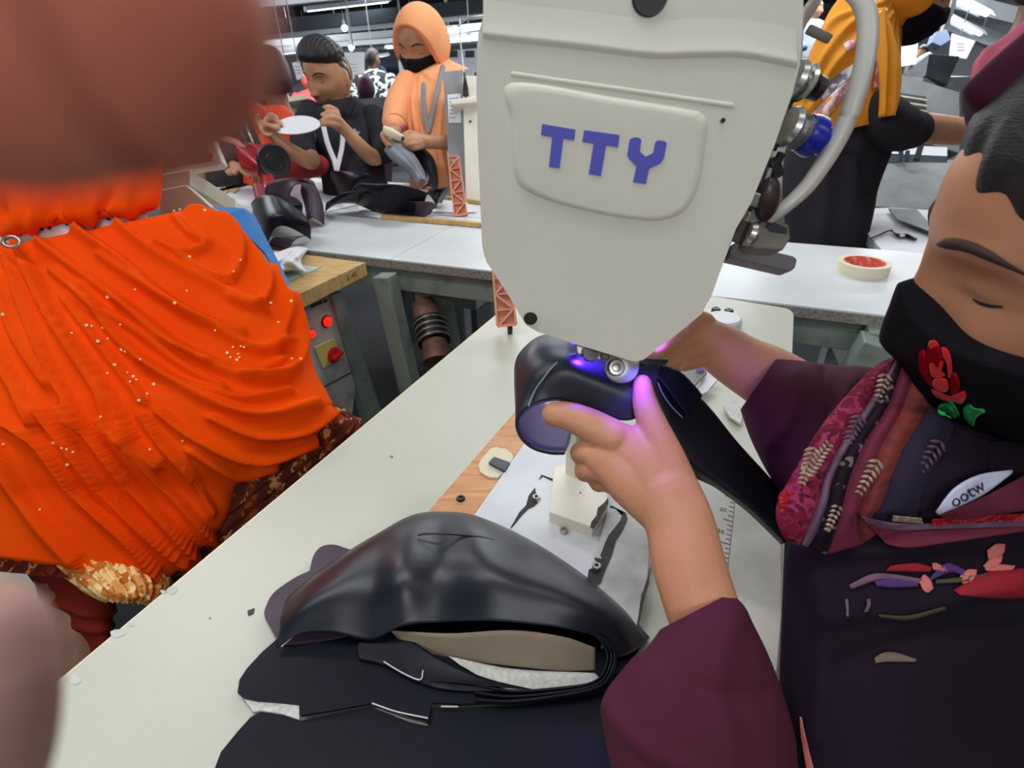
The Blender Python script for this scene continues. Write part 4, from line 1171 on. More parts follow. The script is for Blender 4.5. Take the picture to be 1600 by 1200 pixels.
# band running to the operator's lap
wsheet([[(1000, 566, .452), (1026, 574, .452), (1052, 590, .456), (1080, 610, .462), (1110, 640, .47), (1150, 690, .48), (1200, 745, .49), (1240, 790, .50)],
        [(990, 590, .444), (1022, 610, .442), (1040, 640, .444), (1062, 680, .448), (1090, 715, .452), (1130, 750, .458), (1180, 790, .46), (1230, 840, .46)],
        [(985, 640, .447), (1010, 660, .448), (1036, 700, .450), (1060, 730, .455), (1090, 748, .462), (1120, 762, .468), (1170, 800, .47), (1222, 850, .47)]], 'band_leather', M['leather_black'], 70, 24)
wsheet([[(1030, 570, .447), (1060, 580, .449), (1085, 604, .455), (1096, 618, .46)], [(1028, 590, .441), (1045, 612, .441), (1066, 640, .444), (1078, 648, .447)]], 'band_flap', M['leather'], 30, 10)
MB().chain([W(x, y, d - .003) for x, y, d in [(1028, 598, .441), (1036, 616, .440), (1050, 636, .441), (1066, 652, .444)]], [.0006] * 4, 6).build('seam', mat('seam_thread_2', (120, 120, 128), .6), work)
from mathutils.bvhtree import BVHTree
# ================================================================== people
def frame(fwd, up=(0, 0, 1)):
    Y = unit(fwd)
    X = unit(np.cross(Y, up))
    Z = np.cross(X, Y)
    return np.stack([X, Y, Z], 1)          # columns: right, forward, up

HX, HY, HZ = 0.073, 0.092, 0.112
def g2(a, b, sa, sb):
    return np.exp(-(a / sa) ** 2 - (b / sb) ** 2)

def head_local(nu=90, nv=128, off=None, feat=1.0, jaw=1.0):
    u = np.linspace(0.015, math.pi - 0.015, nu)[:, None]
    v = np.linspace(-math.pi, math.pi, nv, endpoint=False)[None]
    sx, sy, sz = np.sin(u) * np.sin(v), np.sin(u) * np.cos(v), np.cos(u) + 0 * v
    x, y, z = HX * sx, HY * sy, HZ * sz
    nrm = np.stack([sx / HX, sy / HY, sz / HZ], -1)
    nrm /= np.linalg.norm(nrm, axis=-1)[..., None]
    t = np.clip((-z - 0.012) / 0.10, 0, 1)
    x = x * (1 - 0.36 * jaw * t ** 1.4)
    bk = sstep(0.1, -0.5, sy)
    y = y * (1 - 0.45 * t * bk)
    y = y + 0.012 * t * sstep(0.1, 0.6, sy)
    fr = sstep(0.25, 0.62, sy)
    d = np.zeros_like(x)
    # nose
    zz = np.clip((0.026 - z) / 0.056, 0, 1)
    d += (0.004 + 0.019 * zz ** 1.3) * np.exp(-(x / (0.0085 + 0.004 * zz)) ** 2) * sstep(0.034, 0.018, z) * sstep(-0.044, -0.031, z)
    d += 0.007 * (g2(x - 0.013, z + 0.030, 0.007, 0.008) + g2(x + 0.013, z + 0.030, 0.007, 0.008))
    # eyes, brow, cheeks
    for s in (-1, 1):
        d -= 0.011 * g2(x - s * 0.031, z - 0.012, 0.019, 0.013)
        d += 0.0065 * g2(x - s * 0.032, z - 0.011, 0.012, 0.008)
        d -= 0.002 * g2(x - s * 0.032, z - 0.006, 0.014, 0.0022)
        d += 0.0035 * g2(x - s * 0.030, z - 0.032, 0.024, 0.008)
        d += 0.004 * g2(x - s * 0.042, z + 0.020, 0.016, 0.016)
    # mouth and chin
    d += 0.006 * g2(x, z + 0.056, 0.024, 0.015)
    d += 0.0035 * g2(x, z + 0.0505, 0.017, 0.0045) + 0.004 * g2(x, z + 0.0625, 0.015, 0.005)
    d -= 0.004 * g2(x, z + 0.0565, 0.020, 0.0022)
    d -= 0.004 * g2(x, z + 0.075, 0.02, 0.006)
    d += 0.007 * g2(x, z + 0.092, 0.02, 0.014)
    d += 0.010 * np.exp(-((z - .066) / .036) ** 2)
    y = y + feat * d * fr
    P = np.stack([x, y, z], -1)
    if off is not None:
        P = P + nrm * off(x, y, z, sx, sy, sz)[..., None]
    return P
HL = head_local(140, 180)
_hf = HL[HL[..., 1] > 0.01]
def on_face(x, z, lift=0.0):
    i = np.argmin((_hf[:, 0] - x) ** 2 + (_hf[:, 2] - z) ** 2)
    p = _hf[i].copy()
    return np.array([x, p[1] + lift, z])

class Person:
    """skin body as one mesh (head, neck, arms, hands), clothes and hair as children"""
    def __init__(s, name, skin, c, fwd, scale, up=(0, 0, 1), head=True, res=1.0):
        s.name, s.skin, s.c, s.R, s.s = name, skin, np.array(c), frame(fwd, up), scale
        s.mb = MB()
        s.head = head
        if head:
            s.mb.grid(s.L(head_local(int(90 * res), int(128 * res))), cv=True, capu=True)
            for sg in (-1, 1):
                E = frame((sg * .93, -.35, 0), (0, 0, 1))
                s.mb.ball(s.L(np.array([sg * .0725, -.008, .002])), .010 * scale, .006 * scale, .028 * scale, M=s.R @ frame((sg * .95, .3, 0)) , nu=10, nv=14)
            n0 = s.L(np.array((0, -.014, -.055)))
            bk = -unit(s.R[:, 1] * [1, 1, 0]) * .02
            s.mb.chain([n0, n0 + bk * .4 - [0, 0, .05 * scale], n0 + bk - [0, 0, .10 * scale]], [.050 * scale, .047 * scale, .058 * scale], 18)
    def L(s, P):
        return s.c + (np.asarray(P) * s.s) @ s.R.T
    def limb(s, pts, flat=None, ratio=1.0, seg=14):
        """pts: (px, py, depth, radius in px)"""
        s.mb.chain([W(x, y, d) for x, y, d, r in pts], [r * d / FPX for x, y, d, r in pts], seg, flat=flat, ratio=ratio)
    def finish(s, label, voxel=.004, sm=2, group=None):
        s.o = s.mb.build(s.name, s.skin, None, remesh=voxel, sm=sm)
        tag(s.o, label, 'person', group)
        s.bv = None
        return s.o
    def on_skin(s, x, z, lift):
        if s.bv is None:
            dg = bpy.context.evaluated_depsgraph_get()
            me = s.o.evaluated_get(dg).to_mesh()
            L_ = s.o.location
            s.bv = BVHTree.FromPolygons([v.co + L_ for v in me.vertices], [tuple(p.vertices) for p in me.polygons])
        a = s.L(np.array((x, .25, z)))
        h = s.bv.ray_cast(Vector(a), Vector(-s.R[:, 1]))
        if h[0] is None:
            return s.L(on_face(x, z, lift))
        return np.array(h[0]) + s.R[:, 1] * lift
    def over(s, name, m, off, nu=120, nv=160, feat=.6, sub=0, jaw=1.0, mesh_noise=0):
        P = head_local(nu, nv, off, feat, jaw)
        return MB().grid(s.L(P), cv=True, capu=True).build(name, m, s.o)
    def line(s, name, m, pts, rad, lift=.001, seg=8):
        return MB().chain([s.on_skin(x, z, lift) for x, z in pts], [r * s.s for r in rad], seg).build(name, m, s.o)
    def face(s, brow=True, lips=True, eyes='down', m=None):
        for sg in (-1, 1):
            if brow:
                s.line('eyebrow', M['brow'], [(sg * .013, .031), (sg * .022, .035), (sg * .032, .037), (sg * .042, .0345), (sg * .051, .028)], [.0016, .0030, .0030, .0024, .0010], -.0012)
            s.line('eyelashes', M['hair'], [(sg * .030, .0052), (sg * .034, .0048), (sg * .039, .0056), (sg * .043, .0072)], [.0005, .0009, .0009, .0005], 0)
            if eyes == 'open':
                MB().ball(s.L(on_face(sg * .032, .0095, -.0035)), .0075 * s.s).build('eye', M['mask'], s.o)
        if lips:
            s.line('lips', m or mat('lip_skin', (150, 84, 74), .45), [(-.019, -.0555), (-.008, -.0525), (0, -.0535), (.008, -.0525), (.019, -.0555)], [.001, .0028, .0026, .0028, .001], -.0006)
            s.line('lips', m or mat('lip_skin', (158, 92, 80), .45), [(-.017, -.058), (-.006, -.0615), (.006, -.0615), (.017, -.058)], [.001, .0036, .0036, .001], -.001)

def cloft(rows, m=60, n=72, expo=1.0):
    """closed garment tube: rows (xl, yl, xr, yr, depth, front, back) in picture units and metres"""
    q = curve(np.array(rows, float), m)
    a = np.linspace(0, 2 * math.pi, n, endpoint=False)
    ca, sa = np.cos(a), np.sin(a)
    ca = np.sign(ca) * np.abs(ca) ** expo
    sa = np.sign(sa) * np.abs(sa) ** expo
    G = []
    for xl, yl, xr, yr, d, tf, tb in q:
        l, r = W(xl, yl, d), W(xr, yr, d)
        c, h = (l + r) / 2, (r - l) / 2
        v = unit(c - CAM)
        G.append([c + h * x - v * (tf if s > 0 else tb) * s for x, s in zip(ca, sa)])
    return np.array(G)

def normals(G):
    du = np.roll(G, -1, 1) - np.roll(G, 1, 1)
    dv = np.gradient(G, axis=0)
    N = np.cross(du, dv)
    N /= np.linalg.norm(N, axis=-1)[..., None] + 1e-12
    C = G.mean(axis=1, keepdims=True)
    s = np.sign(np.sum(N * (G - C), -1))
    return N * np.where(np.median(s) < 0, -1, 1)

def folds(G, lines, base=1.0):
    """raise soft ridges along picture curves on the side that faces the camera; line = (pts, width px, height m[, other side width])"""
    N = normals(G)
    px, py = proj(G)
    H = np.zeros(px.shape)
    for ln in lines:
        pts, w, h = ln[:3]
        w2 = ln[3] if len(ln) > 3 else w
        q = curve(np.array(pts, float), max(12, 6 * len(pts)))
        best = np.full(px.shape, 1e9)
        sd = np.zeros(px.shape)
        for a, b in zip(q[:-1], q[1:]):
            ab = b - a
            L2 = ab @ ab + 1e-9
            t = np.clip(((px - a[0]) * ab[0] + (py - a[1]) * ab[1]) / L2, 0, 1)
            dx, dy = px - a[0] - t * ab[0], py - a[1] - t * ab[1]
            dd = dx * dx + dy * dy
            cr = ab[0] * dy - ab[1] * dx
            k = dd < best
            best = np.where(k, dd, best)
            sd = np.where(k, cr, sd)
        D = np.sqrt(best)
        ww = np.where(sd > 0, w, w2)
        H += h * np.exp(-(D / ww) ** 2)
    face = np.sum(N * (CAM - G), -1) / np.linalg.norm(CAM - G, axis=-1)
    return G + N * (H * sstep(-.1, .3, face) * base)[..., None]

def ripple(G, n_around, amp, phase=0, grow=True):
    N = normals(G)
    a = np.linspace(0, 2 * math.pi, G.shape[1], endpoint=False)[None]
    t = np.linspace(0, 1, G.shape[0])[:, None]
    w = np.sin(n_around * a + 2 * np.sin(3 * t + phase)) * .6 + np.sin(n_around * 1.7 * a + 4 * t + phase) * .4
    return G + N * (amp * w * (t if grow else 1))[..., None]

def garment(G, name, m, parent, solid=0):
    return MB().grid(G, cv=True, capu=True).build(name, m, parent, solid=solid)

def fingers(P, lst, d0=None):
    for f in lst:
        P.limb(f, seg=10)

# ------------------------------------------------------------------ the operator (right, at the machine)
HC = W(1818, 402, .312)
op = Person('person', M['skin_op'], HC, -XDIR * .94 - UP * .27, 1.15, up=UP - BDIR * .16, res=1.5)
# near arm and hand
op.limb([(1150, 1150, .385, 48), (1112, 1000, .392, 56), (1078, 890, .405, 57), (1062, 820, .415, 54), (1042, 770, .422, 52)], flat=FWD, ratio=.85, seg=20)
op.limb([(1045, 790, .424, 50), (1010, 735, .428, 50), (970, 695, .431, 36), (952, 684, .431, 27)], flat=FWD, ratio=.75, seg=18)
op.limb([(1030, 790, .424, 42), (985, 745, .428, 44), (945, 715, .432, 32)], flat=FWD, ratio=.75, seg=18)
op.limb([(955, 682, .430, 29), (918, 662, .431, 26), (888, 650, .433, 23), (866, 647, .435, 20)], seg=16)                     # index finger
op.limb([(945, 715, .435, 26), (918, 706, .438, 21), (908, 708, .450, 18), (918, 700, .465, 16)], seg=12)                    # middle, curled under
op.limb([(955, 735, .435, 25), (925, 732, .440, 20), (914, 736, .452, 17), (926, 728, .468, 15)], seg=12)                    # ring
op.limb([(985, 765, .434, 24), (950, 752, .440, 18), (935, 754, .450, 15), (948, 744, .462, 13)], seg=12)                    # little
op.limb([(1055, 770, .424, 40), (1038, 715, .426, 32), (1020, 665, .428, 24), (1008, 630, .430, 20), (1004, 600, .432, 15)], seg=16)   # thumb
op.limb([(1005, 690, .432, 26), (985, 700, .432, 26)], seg=12)                                                               # web of the thumb
# far arm and hand
op.limb([(1275, 630, .50, 48), (1205, 592, .515, 50), (1160, 568, .525, 44), (1125, 545, .53, 40)], flat=FWD, ratio=.85, seg=20)
op.limb([(1130, 548, .53, 40), (1100, 532, .525, 36), (1078, 525, .52, 30)], flat=FWD, ratio=.8, seg=18)
op.limb([(1085, 510, .52, 20), (1062, 520, .505, 17), (1040, 540, .492, 14), (1022, 556, .484, 11)], seg=12)                # index
op.limb([(1090, 528, .52, 18), (1062, 540, .508, 16), (1035, 556, .495, 13), (1016, 566, .488, 11)], seg=12)                # middle
op.limb([(1095, 545, .52, 18), (1068, 556, .510, 15), (1046, 566, .50, 12), (1034, 570, .495, 10)], seg=12)                 # ring
op.limb([(1105, 556, .525, 16), (1082, 566, .515, 12), (1064, 572, .505, 10)], seg=12)                                       # little
op.limb([(1100, 505, .525, 18), (1085, 497, .51, 14), (1070, 505, .50, 11)], seg=12)                                         # thumb
# hidden under the dress: shoulders and chest joining head and arms
op.limb([(1640, 800, .47, 60), (1500, 900, .47, 100), (1420, 1000, .46, 130)], seg=16)
op.limb([(1480, 960, .48, 60), (1330, 1140, .425, 44), (1240, 1200, .40, 36), (1150, 1150, .385, 46)], seg=16)
op.limb([(1500, 820, .48, 70), (1380, 690, .48, 56), (1275, 630, .50, 48)], seg=16)
op.finish('woman bent over the machine, plum sleeves, black mask with a red rose', .0019, 3)
op.face(lips=False)
# hair, head cloth and mask
def hair_off(x, y, z, sx, sy, sz):
    line = .060 - .018 * sstep(.0, .06, np.abs(x))
    k = sstep(line - .016, line + .022, z + np.where(y < 0.012, 1.1 * (.012 - y), 0) + .0025 * np.sin(210 * x) + .002 * np.sin(330 * x + 2))
    return -.005 + k * .019
op.over('hair', M['hair'], hair_off, 160, 220, 0)
def hood_off(x, y, z, sx, sy, sz):
    k = sstep(-.004, .020, x + .25 * (z - .06)) * sstep(.052, .036, y - .30 * z) * sstep(-.02, .02, z)
    kb = sstep(-.02, -.06, y)
    return -.014 + np.maximum(k, kb) * (.042 + .002 * np.sin(50 * z))
op.over('head_scarf', M['maroon'], hood_off, 120, 160, 0)
def mask_off(x, y, z, sx, sy, sz):
    top = -.002 - .018 * np.clip(np.abs(x) / .07, 0, 1) + .008 * np.exp(-(x / .012) ** 2)
    k = sstep(top + .003, top - .004, z) * sstep(-.012, .012, y) * sstep(-.118, -.108, z + 0 * y)
    return -.007 + k * (.0145 + .012 * np.exp(-(x / .04) ** 2) * np.exp(-((z + .045) / .05) ** 2))
mask = op.over('face_mask', M['mask'], mask_off, 200, 240, .35)
# ear loop
MB().chain([op.L(np.array(p)) for p in ((-.072, .02, -.03), (-.082, .0, -.012), (-.086, -.02, .005))], [.0016] * 3, 8).build('mask_loop', M['mask'], op.o)

# embroidered rose on the mask: petals and leaves laid on its surface
def bvh_of(o):
    L = Vector([float(v) for v in parent_loc(o)])
    return BVHTree.FromPolygons([v.co + L for v in o.data.vertices], [tuple(p.vertices) for p in o.data.polygons])
MBV = bvh_of(mask)
def hitp(bv, x, y, lift, dflt=.29):
    r = unit(ray(x, y))
    h = bv.ray_cast(Vector(CAM), Vector(r))
    if h[0] is None:
        return W(x, y, dflt)
    return np.array(h[0]) - r * lift
def petal(pts, m, bv, par, lift=.0008, bulge=.0018, name='rose_petal'):
    q = curve(np.array(pts, float), 26, closed=True)
    c = q.mean(0)
    rr = []
    for k, l in ((1, -.002), (1, lift), (.86, lift + bulge * .8), (.55, lift + bulge), (.15, lift + bulge * .7)):
        rr.append([hitp(bv, *(c + (p - c) * k), l) for p in q])
    return MB().grid(np.array(rr), cv=True, capu=True).build(name, m, par)
def crop(*q, s=3.158, ox=1360, oy=340):
    return [(ox + x / s, oy + y / s) for x, y in q]
rose = M['rose'] = mat('red_embroidery_thread', (250, 8, 18), .7, c2=(220, 4, 14), nscale=220, spec=.08, bump=.6, bscale=500, sheen=.3)
rose2 = mat('dark_red_embroidery_thread', (176, 4, 26), .7, c2=(130, 4, 20), nscale=220, spec=.08, bump=.6, bscale=500)
green = mat('green_embroidery_thread', (80, 196, 116), .7, c2=(50, 150, 84), nscale=200, spec=.08, bump=.6, bscale=500)
petal(crop((290, 612), (320, 606), (345, 640), (362, 700), (350, 750), (310, 770), (280, 740), (276, 670)), rose2, MBV, op.o)
petal(crop((240, 670), (270, 655), (282, 740), (300, 790), (300, 840), (268, 800), (238, 740)), rose2, MBV, op.o, .0010)
petal(crop((286, 616), (315, 604), (338, 628), (318, 640), (296, 650)), rose, MBV, op.o, .0014)
petal(crop((352, 640), (385, 655), (402, 720), (400, 780), (384, 790), (376, 720), (360, 690)), rose, MBV, op.o, .0014)
petal(crop((288, 720), (310, 720), (325, 745), (350, 705), (362, 720), (350, 760), (372, 775), (330, 792), (300, 780)), rose, MBV, op.o, .0016)
petal(crop((306, 805), (340, 790), (378, 800), (384, 850), (350, 862), (312, 840)), rose, MBV, op.o, .0022)
petal(crop((400, 770), (430, 775), (442, 830), (430, 870), (405, 880), (392, 850)), rose2, MBV, op.o, .0014)
petal(crop((300, 845), (330, 862), (380, 880), (430, 870), (465, 855), (470, 890), (448, 918), (410, 910), (360, 902), (318, 880)), rose, MBV, op.o, .0020)
petal(crop((332, 940), (345, 922), (375, 916), (395, 930), (415, 950), (425, 985), (395, 992), (375, 978), (350, 975), (332, 960)), green, MBV, op.o, .0010, name='rose_leaf')
petal(crop((375, 905), (400, 905), (425, 940), (440, 980), (425, 975), (400, 935)), green, MBV, op.o, .0008, name='rose_stem')
petal(crop((455, 955), (470, 928), (495, 922), (512, 938), (560, 945), (566, 960), (535, 975), (515, 1000), (510, 1028), (490, 1022), (465, 995)), green, MBV, op.o, .0010, name='rose_leaf')

# dress, sleeves and scarf
def wsh(rows, name, m, par, n=50, k=20, thick=.0018):
    R_ = [curve([W(*q) for q in r], n) for r in rows]
    G = np.transpose(np.array([curve(np.array(R_)[:, i], k) for i in range(n)]), (1, 0, 2))
    return MB().grid(G).build(name, m, par, solid=thick)
sl = cloft([(1033, 984, 1141, 928, .398, .030, .030), (1012, 1012, 1162, 952, .393, .034, .034), (975, 1055, 1195, 1015, .385, .040, .04), (945, 1098, 1222, 1085, .378, .044, .045),
            (945, 1140, 1240, 1150, .370, .046, .05), (962, 1215, 1255, 1230, .362, .046, .05), (1000, 1330, 1330, 1330, .352, .046, .05)], 60, 80)
sl = folds(sl, [([(1000, 1030), (960, 1085), (975, 1130), (1030, 1180)], 12, .004, 6), ([(1040, 1030), (1100, 1080), (1190, 1090)], 16, -.003), ([(955, 1110), (1000, 1160), (1080, 1200)], 14, .003),
                ([(1150, 960), (1120, 1060), (1140, 1180)], 22, .003)])
garment(sl, 'near_sleeve', M['plum'], op.o, .0012)
fs = cloft([(1217, 556, 1158, 640, .515, .036, .036), (1225, 558, 1162, 652, .513, .040, .04), (1262, 566, 1176, 690, .505, .05, .05), (1310, 572, 1205, 745, .495, .055, .055), (1360, 575, 1240, 790, .485, .06, .06), (1440, 590, 1300, 830, .475, .06, .06)], 50, 64)
fs = folds(fs, [([(1240, 590), (1235, 640), (1210, 690)], 12, .004), ([(1290, 575), (1300, 640), (1270, 720)], 10, -.005), ([(1330, 600), (1300, 680), (1250, 760)], 14, .004)])
garment(fs, 'far_sleeve', M['plum'], op.o, .0012)
dr = cloft([(1470, 600, 1750, 640, .42, .05, .10), (1400, 690, 1760, 720, .42, .06, .12), (1320, 770, 1770, 800, .425, .07, .12), (1240, 840, 1780, 850, .425, .07, .12), (1226, 930, 1790, 930, .42, .07, .12), (1221, 1060, 1790, 1050, .41, .07, .12),
            (1228, 1180, 1790, 1180, .40, .07, .12), (1255, 1340, 1790, 1340, .385, .07, .12)], 80, 96)
dr = folds(dr, [([(1330, 860), (1450, 850), (1600, 820)], 16, .006), ([(1300, 960), (1450, 940), (1600, 900)], 18, .006), ([(1320, 1040), (1450, 1000), (1600, 985)], 18, -.005), ([(1280, 900), (1290, 1000), (1275, 1150)], 18, .006)])
garment(dr, 'dress', M['darkprint'], op.o)
n_ = op.L(np.array((0, -.02, -.085)))
MB().chain([n_, n_ - UP * .05 + XDIR * .01, n_ - UP * .11 + XDIR * .02, n_ - UP * .17 + XDIR * .02], [.060, .066, .085, .12], 24).build('neck_scarf', M['darkprint'], op.o)
DBV = bvh_of([c for c in op.o.children if c.name.startswith('dress')][0])
fl_red = print_mat('flower_print', [(112, 22, 46), (132, 28, 62), (88, 16, 40), (150, 48, 84), (112, 22, 46)], 110, bump=.4)
fl_dark = print_mat('dark_leaf_print', [(26, 14, 26), (30, 16, 34), (120, 100, 96), (24, 12, 24), (20, 10, 20), (28, 14, 34)], 120, bump=.3)
fl_cream = mat('cream_flower_print', (190, 168, 140), .8, c2=(140, 110, 92), nscale=200, bump=.4, bscale=400)
fl_rose = print_mat('red_flower_print', [(166, 24, 34), (196, 60, 60), (120, 14, 22), (150, 30, 30)], 160, bump=.4)
mar = mat('maroon_border', (112, 24, 52), .8, c2=(92, 18, 44), nscale=30)
oran = mat('rust_stripe', (128, 44, 34), .8, c2=(96, 32, 32), nscale=60, stretch=(1, 1, 6))
lil = mat('mauve_stripe', (118, 84, 104), .8, c2=(90, 60, 84), nscale=60)
navy = mat('ink_scarf_cloth', (24, 12, 46), .85, c2=(30, 16, 44), nscale=8)
A = [(1398, 558, .405), (1362, 578, .40), (1290, 658, .392), (1240, 740, .385), (1213, 795, .38), (1224, 838, .38), (1244, 850, .385)]
B = [(1402, 562, .398), (1366, 618, .39), (1322, 684, .382), (1290, 742, .376), (1280, 784, .374), (1262, 826, .376), (1250, 850, .382)]
B2 = [(1404, 564, .396), (1374, 622, .387), (1332, 688, .379), (1302, 744, .373), (1292, 786, .372), (1278, 826, .373), (1262, 854, .380)]
C_ = [(1408, 570, .392), (1386, 636, .382), (1352, 690, .374), (1328, 745, .368), (1316, 790, .367), (1304, 830, .370), (1290, 866, .378)]
D_ = [(1424, 596, .385), (1404, 650, .376), (1380, 690, .369), (1358, 745, .364), (1346, 790, .364), (1340, 812, .368), (1345, 850, .376)]
E_ = [(1452, 634, .378), (1430, 672, .370), (1412, 700, .365), (1392, 745, .361), (1376, 790, .362), (1362, 806, .366), (1372, 830, .375)]
F_ = [(1490, 664, .372), (1480, 694, .366), (1466, 720, .362), (1450, 750, .360), (1440, 785, .361), (1432, 800, .364), (1440, 815, .372)]
G_ = [(1545, 690, .372), (1545, 710, .368), (1545, 735, .365), (1545, 760, .364), (1545, 785, .364), (1545, 800, .366), (1545, 815, .372)]
H_ = [(1640, 690, .385), (1640, 720, .38), (1640, 745, .376), (1640, 770, .375), (1640, 790, .375), (1640, 805, .376), (1640, 820, .38)]
for nm, a, b, m in [('scarf_border', A, B, fl_red), ('scarf_edge', B, B2, lil), ('scarf_panel', B2, C_, fl_dark), ('scarf_border', C_, D_, mar), ('scarf_stripe', D_, E_, oran),
                    ('scarf_panel', E_, F_, navy), ('scarf_panel', F_, G_, M['darkprint']), ('scarf_panel', G_, H_, M['darkprint'])]:
    mid = [tuple((np.array(p) + np.array(q)) / 2 - np.array([0, 0, .004])) for p, q in zip(a, b)]
    wsh([a, mid, b], nm, m, op.o, 60, 10)
SB = []
def spray(c0, ang, L, m, n=7, d=.366):
    """embroidered leaf spray laid on the scarf"""
    for k in range(n):
        t = k / (n - 1)
        p = np.array(c0) + L * t * np.array([math.cos(ang), math.sin(ang)])
        for sg in (-1, 1):
            a2 = ang + sg * 1.0
            q = p + (L * .26 * (1 - .5 * t)) * np.array([math.cos(a2), math.sin(a2)])
            SB.append((p, q, m, d))
spray((1258, 742), -.9, 58, fl_cream, 9, .3695)
spray((1272, 700), 1.9, 56, fl_cream, 8, .3695)
spray((1345, 650), 2.0, 60, lil, 8, .377)
spray((1385, 585), 1.9, 50, fl_cream, 7, .385)
spray((1372, 720), 2.1, 56, fl_cream, 7, .356)
spray((1470, 690), 2.2, 62, lil, 7, .359)
spray((1310, 790), 2.0, 40, fl_cream, 6, .366)
mbp = {}
for p, q, m, d in SB:
    mbp.setdefault((m.name, round(d, 3)), (MB(), m))[0].chain([W(p[0], p[1], d), W((p[0] + q[0]) / 2, (p[1] + q[1]) / 2, d - .001), W(q[0], q[1], d)], [.0004, .0012, .0005], 6, 5)
for mb_, m in mbp.values():
    mb_.build('scarf_embroidery', m, op.o)
rp = curve([(1216, 775), (1240, 765), (1258, 790), (1256, 815), (1240, 845), (1224, 832)], 24, closed=True)
MB().grid(np.array([[W(*(rp.mean(0) + (p - rp.mean(0)) * k), .3775 - .004 * (1 - k)) for p in rp] for k in (1, .8, .5, .15)]), cv=True, capu=True).build('scarf_flower', fl_rose, op.o)
def bvh_multi(objs):
    V, F = [], []
    for o in objs:
        L_ = Vector([float(v) for v in parent_loc(o)])
        k = len(V)
        V += [v.co + L_ for v in o.data.vertices]
        F += [tuple(i + k for i in p.vertices) for p in o.data.polygons]
    return BVHTree.FromPolygons(V, F)
DBV = bvh_multi([c for c in op.o.children if c.name.startswith(('dress', 'scarf_panel', 'scarf_stripe', 'scarf_border', 'scarf_edge', 'neck_scarf'))])
# lower hem of the scarf, waist band pattern and badge: strips that follow the dress
def strip(pa, pb, lift, name, m, n=40, k=8):
    a, b = curve(np.array(pa, float), n), curve(np.array(pb, float), n)
    G = [[hitp(DBV, *(p * (1 - t) + q * t), lift, .36) for p, q in zip(a, b)] for t in np.linspace(0, 1, k)]
    return MB().grid(np.array(G)).build(name, m, op.o, solid=.0008)
strip([(1345, 806), (1400, 818), (1480, 816), (1600, 808)], [(1352, 816), (1400, 828), (1480, 826), (1600, 822)], .008, 'scarf_hem', lil)
strip([(1352, 816), (1400, 828), (1480, 826), (1600, 822)], [(1385, 850), (1420, 856), (1480, 848), (1600, 830)], .006, 'scarf_hem', mar)
strip([(1456, 812), (1500, 808), (1550, 805), (1610, 802)], [(1456, 822), (1500, 818), (1550, 815), (1610, 814)], .0095, 'scarf_edge', fl_rose)
strip([(1396, 806), (1420, 808), (1440, 810)], [(1394, 814), (1420, 816), (1442, 818)], .0095, 'scarf_edge', fl_cream)
badge_m = mat('white_badge', (206, 204, 226), .5)
strip([(1462, 800), (1490, 764), (1530, 742), (1582, 734)], [(1466, 804), (1500, 790), (1540, 770), (1580, 740)], .0125, 'name_badge', badge_m, 30, 6)
strip([(1468, 806), (1500, 792), (1545, 772), (1610, 738)], [(1500, 812), (1540, 806), (1570, 802), (1610, 796)], .011, 'scarf_fold', mar)
bt = hitp(DBV, 1512, 772, .0145, .36)
flat_text('ootw', bt, W(1540, 755, .36) - W(1480, 790, .36), W(1505, 740, .36) - W(1515, 775, .36), .011, navy, op.o, 'badge_text')
redp, pinkp, violp = mat('red_print', (150, 12, 34), .8), mat('salmon_print', (206, 110, 104), .8), mat('violet_print', (74, 40, 104), .8)
olive = mat('olive_print', (70, 62, 44), .8)
for pa, pb, m in [([(1392, 884), (1430, 880), (1456, 886)], [(1384, 892), (1430, 893), (1452, 893)], redp), ([(1490, 922), (1540, 895), (1600, 888)], [(1500, 930), (1550, 934), (1600, 934)], redp),
                  ([(1326, 914), (1370, 896), (1440, 904)], [(1330, 920), (1380, 905), (1438, 912)], lil), ([(1366, 908), (1400, 904), (1434, 908)], [(1370, 916), (1400, 918), (1434, 916)], violp),
                  ([(1455, 900), (1480, 880), (1510, 892)], [(1452, 908), (1484, 894), (1508, 900)], violp), ([(1462, 906), (1500, 902), (1540, 896)], [(1462, 912), (1500, 910), (1540, 904)], olive),
                  ([(1436, 908), (1444, 898), (1454, 906)], [(1442, 922), (1450, 926), (1458, 920)], pinkp), ([(1500, 900), (1512, 890), (1526, 890)], [(1504, 912), (1514, 910), (1524, 902)], pinkp),
                  ([(1542, 860), (1556, 850), (1570, 850)], [(1544, 874), (1558, 872), (1568, 864)], pinkp), ([(1536, 884), (1550, 872), (1566, 868)], [(1540, 888), (1556, 886), (1564, 878)], pinkp), ([(1538, 888), (1560, 882), (1586, 884)], [(1542, 892), (1562, 892), (1582, 890)], pinkp),
                  ([(1456, 880), (1464, 880), (1478, 888)], [(1458, 890), (1468, 892), (1480, 893)], pinkp),
                  ([(1320, 936), (1322, 950), (1322, 962)], [(1325, 936), (1326, 950), (1326, 964)], lil), ([(1354, 936), (1354, 946), (1350, 956)], [(1360, 936), (1360, 946), (1356, 956)], lil),
                  ([(1372, 960), (1420, 962), (1476, 948)], [(1374, 964), (1420, 968), (1478, 952)], olive),
                  ([(1366, 1028), (1380, 1020), (1400, 1020), (1432, 1030)], [(1368, 1036), (1384, 1034), (1404, 1034), (1430, 1034)], mat('dull_gold_print', (112, 92, 78), .8))]:
    strip(pa, pb, .0022, 'dress_print', m, 24, 4)
strip([(1250, 1120), (1252, 1150), (1262, 1215)], [(1252, 1120), (1258, 1150), (1275, 1215)], .004, 'dress_piping', pinkp)
